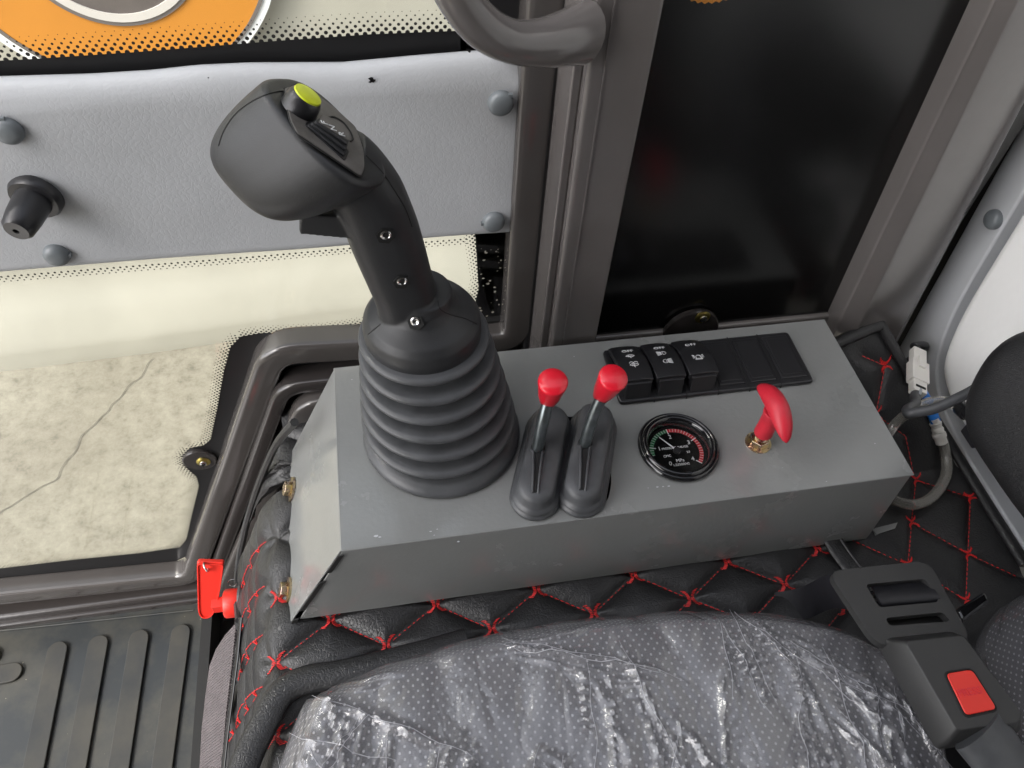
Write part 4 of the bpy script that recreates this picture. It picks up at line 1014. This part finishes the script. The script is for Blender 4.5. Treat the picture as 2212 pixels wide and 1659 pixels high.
# ================================================================== floor mat
MZ = -.505
fm = thing('floor_mat', 'dusty black ribbed rubber floor mat by the door', 'floor mat', (-.4, .35, MZ))
c0 = V(440, 1302, 'z', MZ); c1 = V(-400, 1395, 'z', MZ); c2 = V(415, 1750, 'z', MZ); c3 = V(-400, 1750, 'z', MZ)
b = MB(); b.prism([c1, c0, V(425, 1659, 'z', MZ), c2, c3], (0, 0, -.006)); b.build('mat_sheet', 'mat', fm, bevel=.001)
b = MB()
def rib(p0, p1, hw):
    d = (p1 - p0).normalized(); s = Vector((-d.y, d.x, 0)); out = []
    for k in range(9): a = PI / 2 + PI * k / 8; out.append(p0 + d * (hw * math.cos(a)) + s * (hw * math.sin(a)))
    for k in range(9): a = -PI / 2 + PI * k / 8; out.append(p1 + d * (hw * math.cos(a)) + s * (hw * math.sin(a)))
    b.prism([q - ZA * .001 for q in out], (0, 0, .0055))
for (x, y), (x2, y2) in (((126, 1408), (55, 1760)), ((214, 1394), (148, 1760)), ((302, 1382), (243, 1760)), ((392, 1370), (338, 1760)), ((-60, 1470), (28, 1454)), ((-60, 1425), (-20, 1420))):
    rib(V(x, y, 'z', MZ), V(x2, y2, 'z', MZ), .0118)
b.build('mat_rib', mat('dusty_rib', (.042, .040, .033), .6, var=.6, vscale=12, c2=(.015, .018, .020)), fm, bevel=.0012, segs=2)
b = MB()
for l in (((0 - 400, 1405), (418, 1318), (398, 1700)),):
    P4 = [V(x, y, 'z', MZ + .001) for x, y in l]; b.tube(P4[:2], (.0012, .0009), 6, up=ZA)
b.build('mat_edge_line', 'mat', fm)
b = MB(); b.box((-.4, .12, MZ - .02), (.6, .335, .008)); tag(b.build('cab_floor', 'sheet', flat=True), kind='structure')
MB().box((-.262, .30, -.49), (.006, .17, .02)).build('mat_border', 'blackmatt', fm)

# ================================================================== seat
seat = thing('driver_seat', 'dotted grey fabric seat cushion still wrapped in clear plastic', 'seat', (.1, .0, -.2))
SZ = -.045
ol = [(470, 1800), (560, 1690), (600, 1590), (640, 1500), (665, 1487), (760, 1440), (900, 1388), (1000, 1358), (1130, 1330), (1300, 1308), (1480, 1298), (1650, 1300), (1760, 1318), (1850, 1345), (1930, 1385), (1990, 1440), (2050, 1560), (2080, 1700), (2090, 1900)]
op = spline([V(x, y, 'z', SZ - .012) for x, y in ol], 8)
op = [Vector((p.x, p.y, 0)) for p in op]
poly2 = op + [Vector((.36, -.25, 0)), Vector((-.15, -.25, 0))]
def sdist(x, y):
    q = Vector((x, y, 0)); d = 1; inside = False; n = len(poly2)
    for i in range(n):
        a, c = poly2[i], poly2[(i + 1) % n]; ac = c - a; t = max(0, min(1, (q - a).dot(ac) / max(ac.length_squared, 1e-12))); d = min(d, (a + ac * t - q).length)
        if (a.y > y) != (c.y > y) and x < (c.x - a.x) * (y - a.y) / (c.y - a.y) + a.x: inside = not inside
    return d if inside else -d
seat_cen = Vector((.13, .0, 0))
def seatgrid(offset, crease, nu=200, nrad=120):
    """polar style grid: outline scaled to the centre, edge rolled down"""
    vs = []; fs = []; uv = []
    N = len(poly2); out = []
    # resample outline evenly
    per = [0]
    for i in range(N): per.append(per[-1] + (poly2[(i + 1) % N] - poly2[i]).length)
    for k in range(nu):
        s = per[-1] * k / nu; i = max(j for j in range(N) if per[j] <= s); t = (s - per[i]) / max(per[i + 1] - per[i], 1e-9); out.append(poly2[i].lerp(poly2[(i + 1) % N], t))
    for j in range(nrad + 1):
        v = j / nrad
        for k in range(nu):
            o = out[k]; tc = (seat_cen - o); dn = tc.length
            if v < .12:
                a = (v / .12) * PI / 2; rad_ = .022; ins = rad_ * (1 - math.cos(a)); z = SZ - rad_ + rad_ * math.sin(a) - (.035 * (1 - v / .12) if v < .12 else 0)
                inset = ins
            else:
                q = (v - .12) / .88; inset = .022 + (dn - .022) * q; z = SZ + .010 * min(q * 2, 1) ** .5 * 1.0
            p = o + tc.normalized() * inset; 
            n_ = noise.noise(Vector((p.x * 9, p.y * 9, 1))) * .0035
            vs.append(Vector((p.x, p.y, z + n_ + offset + (crease(p.x, p.y) if crease else 0)))); uv.append((p.x, p.y - z * .8 if v < .12 else p.y))
    for j in range(nrad):
        for k in range(nu):
            a = j * nu + k; c = j * nu + (k + 1) % nu; fs.append([a, c, c + nu, a + nu])
    m = MB(); m.add(vs, fs); m.uv = uv; return m
seatgrid(0, None).build('cushion', 'fabric', seat, ang=80, uv=True)
MB().box((.17, -.08, -.19), (.29, .25, .03)).build('seat_base', 'blackmatt', seat)
random.seed(21); lines = []
def addc(px, py, ang, L_, wdt, h):
    p = V(px, py, 'z', SZ); lines.append((Vector((p.x, p.y, 0)), Vector((math.cos(ang), math.sin(ang), 0)), L_, wdt, h))
for cxp, cyp, n_, a0, sp in ((1580, 1320, 12, -1.4, .5), (1720, 1400, 10, -1.3, .7), (1290, 1420, 7, -1.5, .35), (1750, 1560, 10, -1.5, .8), (1420, 1560, 9, -1.4, .7), (700, 1480, 9, -.6, .8), (640, 1600, 10, -1.0, .7), (1000, 1600, 8, -2.0, .4), (820, 1540, 6, -2.0, .4), (1900, 1480, 8, -1.6, .5), (1100, 1390, 5, -.1, .3), (1180, 1640, 8, -1.4, .8)):
    for k in range(n_):
        a = a0 + random.uniform(-sp, sp); addc(cxp + random.uniform(-45, 45), cyp + random.uniform(-25, 40), a, random.uniform(.03, .13), random.uniform(.0014, .004), random.uniform(.0015, .0045))
def crease(x, y):
    h = 0; q = Vector((x, y, 0)); qq = Vector((x + .003 * noise.noise(Vector((x * 60, y * 60, 0))), y + .003 * noise.noise(Vector((x * 60, y * 60, 5))), 0))
    for p, d, L_, w_, hh in lines:
        r_ = qq - p; s = r_.dot(d)
        if s < 0 or s > L_: continue
        t = abs(r_.x * d.y - r_.y * d.x)
        if t < w_: h += hh * (1 - t / w_) * math.sin(PI * min(1, s / L_ + .05))
    return h + .0012 * noise.noise(Vector((x * 40, y * 18, 9))) + .006 * abs(noise.noise(Vector((x * 20 + y * 5, y * 6, 4)))) + .004 * abs(noise.noise(Vector((x * 34 - y * 14, y * 12, 8))))
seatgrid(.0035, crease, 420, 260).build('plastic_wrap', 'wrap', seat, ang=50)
b = MB()
def filmz(x, y):
    q = Vector((x, y, 0)); o = sdist(x, y)
    if o < .004: return None
    zz = SZ + .010 * min(max(o - .022, 0) / .09, 1) ** .5 if o > .022 else SZ - .022 + math.sqrt(max(0, .022 ** 2 - (.022 - o) ** 2))
    return zz + noise.noise(Vector((x * 9, y * 9, 1))) * .0035 + .0035 + crease(x, y)
for p, d, L_, w_, hh in lines:
    if random.random() < .72: continue
    pts = []
    for k in range(14):
        s_ = L_ * k / 13; q = p + d * s_ + Vector((d.y, -d.x, 0)) * (.0012 * math.sin(s_ * 160 + p.x * 500) + .003 * noise.noise(Vector((p.x * 50, s_ * 30, 2))))
        z_ = filmz(q.x, q.y)
        if z_ is None: break
        pts.append(Vector((q.x, q.y, z_ + .0003)))
    if len(pts) > 4: b.tube(pts, [.00008 + (.00010 + .00022 * abs(noise.noise(q * 90))) * math.sin(PI * (k + .5) / len(pts)) for k, q in enumerate(pts)], 4)
b.build('film_crease_glint', mat('folded_film_glint', (.50, .50, .53), .2, coat=.6), seat, ang=80, fix=False)  # pale tubes on the folds: bright glints of the film put in as colour
# backrest at the right edge
br_ = thing('wrapped_seatback', 'plastic wrapped dotted backrest bulging in at the lower right corner', 'seatback', (.42, .05, -.05))
bc0 = V(2262, 1420, 'x', .44)
print('backrest', bc0)
def bell(off, crs=0):
    m = MB(); uv = []; vs = []; fs = []; nu, nv = 96, 64
    for j in range(nv + 1):
        ph = -PI / 2 + PI * j / nv
        for i in range(nu):
            th_ = 2 * PI * i / nu; cx_, sx_ = sell(th_, .8); cp_, sp2 = sell(ph, .8)
            R_ = Vector((.052 + off, .075 + off, .20 + off)); p = bc0 + Vector((.03, -.03, -.02)) + Vector((R_.x * cp_ * cx_, R_.y * cp_ * sx_, R_.z * sp2))
            if crs: p += Vector((-1, .6, .3)).normalized() * crs * noise.noise(Vector((p.x * 40, p.y * 40, p.z * 40)))
            vs.append(p); uv.append((p.y, p.z * .9 + p.x * .5))
    for j in range(nv):
        for i in range(nu): a = j * nu + i; c = j * nu + (i + 1) % nu; fs.append([a, c, c + nu, a + nu])
    m.add(vs, fs); m.uv = uv; return m
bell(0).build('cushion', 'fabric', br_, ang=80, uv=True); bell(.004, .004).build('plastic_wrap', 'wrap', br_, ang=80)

# ================================================================== seat belt
BZ = .0
def Q(px, py, z=BZ): return V(px, py, 'z', z)
belt = thing('seat_belt_buckle', 'black seat belt buckle with red press button lying on the wrapped seat', 'buckle', Q(2040, 1480))
# adjuster plate with two slots
pl = [(1797, 1247), (1803, 1232), (1985, 1213), (2012, 1222), (2093, 1372), (2085, 1382), (1925, 1396), (1900, 1390), (1880, 1372)]
bm = bmesh.new()
s1 = rpoly([Q(1869, 1262), Q(1998, 1250), Q(2030, 1300), Q(1899, 1312)], .003, 3)
s2 = rpoly([Q(1912, 1335), Q(2036, 1322), Q(2054, 1342), Q(1922, 1352)], .0025, 3)
ringface(rpoly([Q(*p) for p in pl], .006, 4), [s1, s2], BZ)
r = bmesh.ops.extrude_face_region(bm, geom=bm.faces[:]); bmesh.ops.translate(bm, verts=[v for v in r['geom'] if isinstance(v, bmesh.types.BMVert)], vec=(0, 0, -.006)); bmesh.ops.recalc_face_normals(bm, faces=bm.faces)
mb = MB(); bm.verts.index_update(); mb.v = [v.co.copy() for v in bm.verts]; mb.f = [[v.index for v in f.verts] for f in bm.faces]; bm.free()
adj = mb.build('adjuster_plate', 'buckle', belt, bevel=.0018, segs=3)
b = MB(); wp = [Q(1945, 1262, BZ - .006), Q(1955, 1280, BZ - .001), Q(1965, 1298, BZ - .0005), Q(1972, 1310, BZ - .005)]
wv_ = (Q(2020, 1290) - Q(1890, 1302)).normalized(); b.loft([[p - wv_ * .0205 + ZA * .0012, p + wv_ * .0205 + ZA * .0012, p + wv_ * .0205 - ZA * .0012, p - wv_ * .0205 - ZA * .0012] for p in spline(wp, 5)]); b.build('webbing_loop', 'belt', adj, ang=40)
b = MB(); b.box(Q(1940, 1275, BZ - .0085), (.022, .0008, .0008), (wv_, wv_.cross(ZA), ZA)); b.build('bar', 'steel', adj)
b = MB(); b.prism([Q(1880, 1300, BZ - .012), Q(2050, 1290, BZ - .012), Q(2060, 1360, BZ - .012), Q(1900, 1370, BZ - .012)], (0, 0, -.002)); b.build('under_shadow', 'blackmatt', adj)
# webbing going left under the plate
b = MB(); ws = spline([V(1880, 1290, 'z', -.02), V(1800, 1272, 'z', -.055), V(1730, 1300, 'z', -.098), V(1640, 1315, 'z', -.128)], 6); b.loft([[p + Vector((0, .009, .006)), p + Vector((0, -.012, -.006)), p + Vector((0, -.012, -.0075)), p + Vector((0, .009, .0045))] for p in ws]); b.build('belt_webbing', 'belt', belt, ang=40)
# buckle body: bevelled shell
bt_ = [(1940, 1378), (2075, 1368), (2100, 1385), (2210, 1545), (2205, 1580), (2040, 1610), (2025, 1590), (1945, 1420)]
top_ = rpoly([Q(*p, .012) for p in [(1955, 1385), (2082, 1372), (2208, 1540), (2200, 1560), (2068, 1578)]], .003, 3)
cenb = sum(top_, Vector()) / len(top_)
low_ = [cenb + (p - cenb) * 1.20 - ZA * .010 for p in top_]; low2 = [cenb + (p - cenb) * 1.22 - ZA * .022 for p in top_]
b = MB(); b.loft([low2, low_, top_]); bod = b.build('buckle_body', 'buckle', belt, bevel=.0012, segs=3)
bt2 = [Q(x, y, .0122) for x, y in ((2042, 1456), (2098, 1447), (2152, 1532), (2085, 1546))]
b = MB(); b.prism(rpoly([cenb * 0 + p for p in bt2], .003, 4), (0, 0, .0012)); btn = b.build('press_button', 'red_or', bod, bevel=.0006, segs=2)
cb2 = sum(bt2, Vector()) / 4; b = MB(); b.tube([cb2 + (p - cb2) * 1.07 for p in rpoly(bt2, .003, 4)] + [cb2 + (rpoly(bt2, .003, 4)[0] - cb2) * 1.07], .0006, 6); b.build('button_recess', 'blackmatt', bod)
text('press_lettering', 'PRESS', V(2094, 1495, 'z', .0135), Q(2130, 1488) - Q(2060, 1500), Q(2094, 1470) - Q(2094, 1520), .0062, mat('red_emboss', (.55, .02, .012), .5) and 'red', btn)
# stalk leaving the buckle
b = MB(); sk = spline([Q(2110, 1575, .006), Q(2150, 1625, .002), Q(2200, 1700, -.01), Q(2260, 1800, -.03)], 5); b.tube(sk, [(.010, .019)] * len(sk), 20, up=ZA); b.build('stalk_sleeve', 'rubber', belt, ang=80)
M_b = MB(); M_b.prism([V(2065, 1315, 'z', -.03), V(2130, 1275, 'z', -.03), V(2140, 1300, 'z', -.03), V(2080, 1345, 'z', -.03)], (0, 0, -.01)); M_b.build('belt_anchor', 'gloss', belt, bevel=.003)

# ================================================================== armrest, cable, hose, connector
ac = V(2278, 888, 'x', .445)
print('arm', ac)
arm = thing('armrest', 'black grained leather armrest end entering at the right edge', 'armrest', ac)
b = MB(); rings = []
for j in range(33):
    ph = -PI / 2 + PI * j / 32; cph, sph = sell(ph, .8)
    rings.append([ac + Vector((.050 * max(abs(cph), .01) * sell(2 * PI * k / 48, .75)[0], .048 * max(abs(cph), .01) * sell(2 * PI * k / 48, .75)[1] * (2.8 if math.sin(2 * PI * k / 48) < 0 else 1) + .010 * sph, .052 * sph)) for k in range(48)])
b.loft(rings); b.build('padded_body', 'arm', arm, ang=80)
b = MB(); b.box(V(2112, 935, 'x', .452), (.006, .009, .009)); b.build('hinge_block', 'black', arm, bevel=.0015, segs=2)
b = MB(); b.box(V(2172, 788, 'x', .452), (.004, .012, .005)); b.build('pivot_tab', 'black', arm, bevel=.0015, segs=2)
# black cable
cz = [(1978, 872, -.028), (1960, 885, -.018), (1964, 893, -.012), (1985, 890, -.008), (2020, 882, -.002), (2065, 862, .006), (2110, 838, .012), (2160, 800, .02)]
b = MB(); b.tube(spline([V(1983, 840, 'z', -.038), V(1976, 858, 'z', -.034)] + [V(x, y, 'z', z) for x, y, z in cz], 6), .0042, 12); tag(b.build('black_cable', 'rubber', ang=80), 'black sheathed cable looping from the white connector to the armrest', 'cable')
# clear hose
hz = [(1895, 990, -.06), (1920, 935, -.055), (1945, 905, -.045), (1975, 885, -.032), (2010, 868, -.026), (2045, 868, -.024), (2075, 882, -.02), (2092, 895, -.015)]
hose = thing('clear_hose', 'clear plastic hose running from the console end to the armrest fitting', 'hose', V(1920, 935, 'z', -.06))
b = MB(); b.tube(spline([V(x, y, 'z', z) for x, y, z in hz], 7), .0042, 14); b.build('tube', 'hose', hose, ang=80)
b = MB(); b.lathe(V(2075, 880, 'z', -.02), V(2100, 905, 'z', -.012) - V(2075, 880, 'z', -.02), [(.0062, 0), (.0066, .001), (.0064, .010), (.0045, .0105), (.0045, .02)], 20); b.build('elbow_fitting', 'black', hose)
hose2 = thing('looped_clear_hose', 'clear hose loop with white barbed joiner and blue end beside the console corner', 'hose', V(2040, 990, 'z', -.09))
hz2 = [(2035, 945, -.075), (2043, 985, -.08), (2045, 1020, -.085), (2030, 1055, -.088), (2005, 1080, -.09), (1975, 1090, -.09), (1945, 1085, -.09), (1915, 1072, -.09)]
b = MB(); b.tube(spline([RV(x, y, .007) for x, y, z in hz2], 7), .0046, 14); b.build('tube', 'hose', hose2, ang=80)
p0 = V(2018, 905, 'z', -.06); p1 = V(2036, 962, 'z', -.078); b = MB(); b.lathe(p0, p1 - p0, [(.0035, 0), (.004, .003), (.0052, .004), (.0042, .008), (.0052, .010), (.0048, .013), (.0058, .0145), (.0058, .0175), (.005, .019), (.005, .024), (.0001, .0245)], 20); b.build('barbed_joiner', 'white_pl', hose2)
p0 = V(1996, 845, 'z', -.05); p1 = V(2022, 915, 'z', -.063); b = MB(); b.tube([p0, p0.lerp(p1, .3), p0.lerp(p1, .7), p1], [(.002, .0032), (.003, .0045), (.0035, .0052), (.0035, .0048)], 14, up=ZA); b.build('blue_terminal', 'blue', hose2, ang=60)
# white connector
c0_ = V(1984, 760, 'z', -.035); c1_ = V(1984, 838, 'z', -.035); dz_ = (c1_ - c0_).normalized(); sxn = dz_.cross(BACK).normalized(); bn = sxn.cross(dz_)
if bn.dot(BACK) < 0: bn = -bn
Lc = (c1_ - c0_).length
conn = thing('wire_connector', 'white nylon wire connector hanging at the rear corner of the cab', 'connector', c1_)
def cbx(t0, t1, hw, d0, d1): return c0_ + dz_ * (Lc * (t0 + t1) / 2) + bn * ((d0 + d1) / 2), (hw, Lc * (t1 - t0) / 2, (d1 - d0) / 2), (sxn, dz_, bn)
b = MB()
for a in ((-.05, .40, .0062, -.005, .003), (.32, .86, .0080, -.006, .004), (.84, 1.14, .0064, -.005, .003)): b.box(*cbx(*a))
cbody = b.build('connector_shell', 'white_pl', conn, bevel=.0007, segs=2)
b = MB(); b.box(*cbx(.22, .52, .0032, .003, .0062)); b.build('latch', 'white_pl', cbody, bevel=.0006, segs=2)
b = MB(); b.box(*cbx(1.0, 1.05, .0045, .0, .0035)); b.build('wire_opening', 'blackmatt', cbody)
b = MB()
b.tube(spline([c0_ - dz_ * .002, c0_ - dz_ * .010 + sxn * .002 - bn * .004, V(2000, 748, 'z', -.06), V(1965, 790, 'z', -.09)], 5), .0032, 10)
cor = spline([V(1996, 752, 'z', -.055), V(1975, 770, 'z', -.07), V(1950, 800, 'z', -.09), V(1940, 830, 'z', -.10)], 10); rr_ = [.0045 if k % 2 else .0036 for k in range(len(cor))]
b.tube(cor, rr_, 12); b.build('corrugated_lead', 'black', conn, ang=80)
b = MB(); b.tube(spline([c1_ + bn * .001, c1_ + dz_ * .006 + bn * .002, V(1978, 860, 'z', -.033)], 5), .0018, 8); b.build('lead', 'grey_ink', conn)
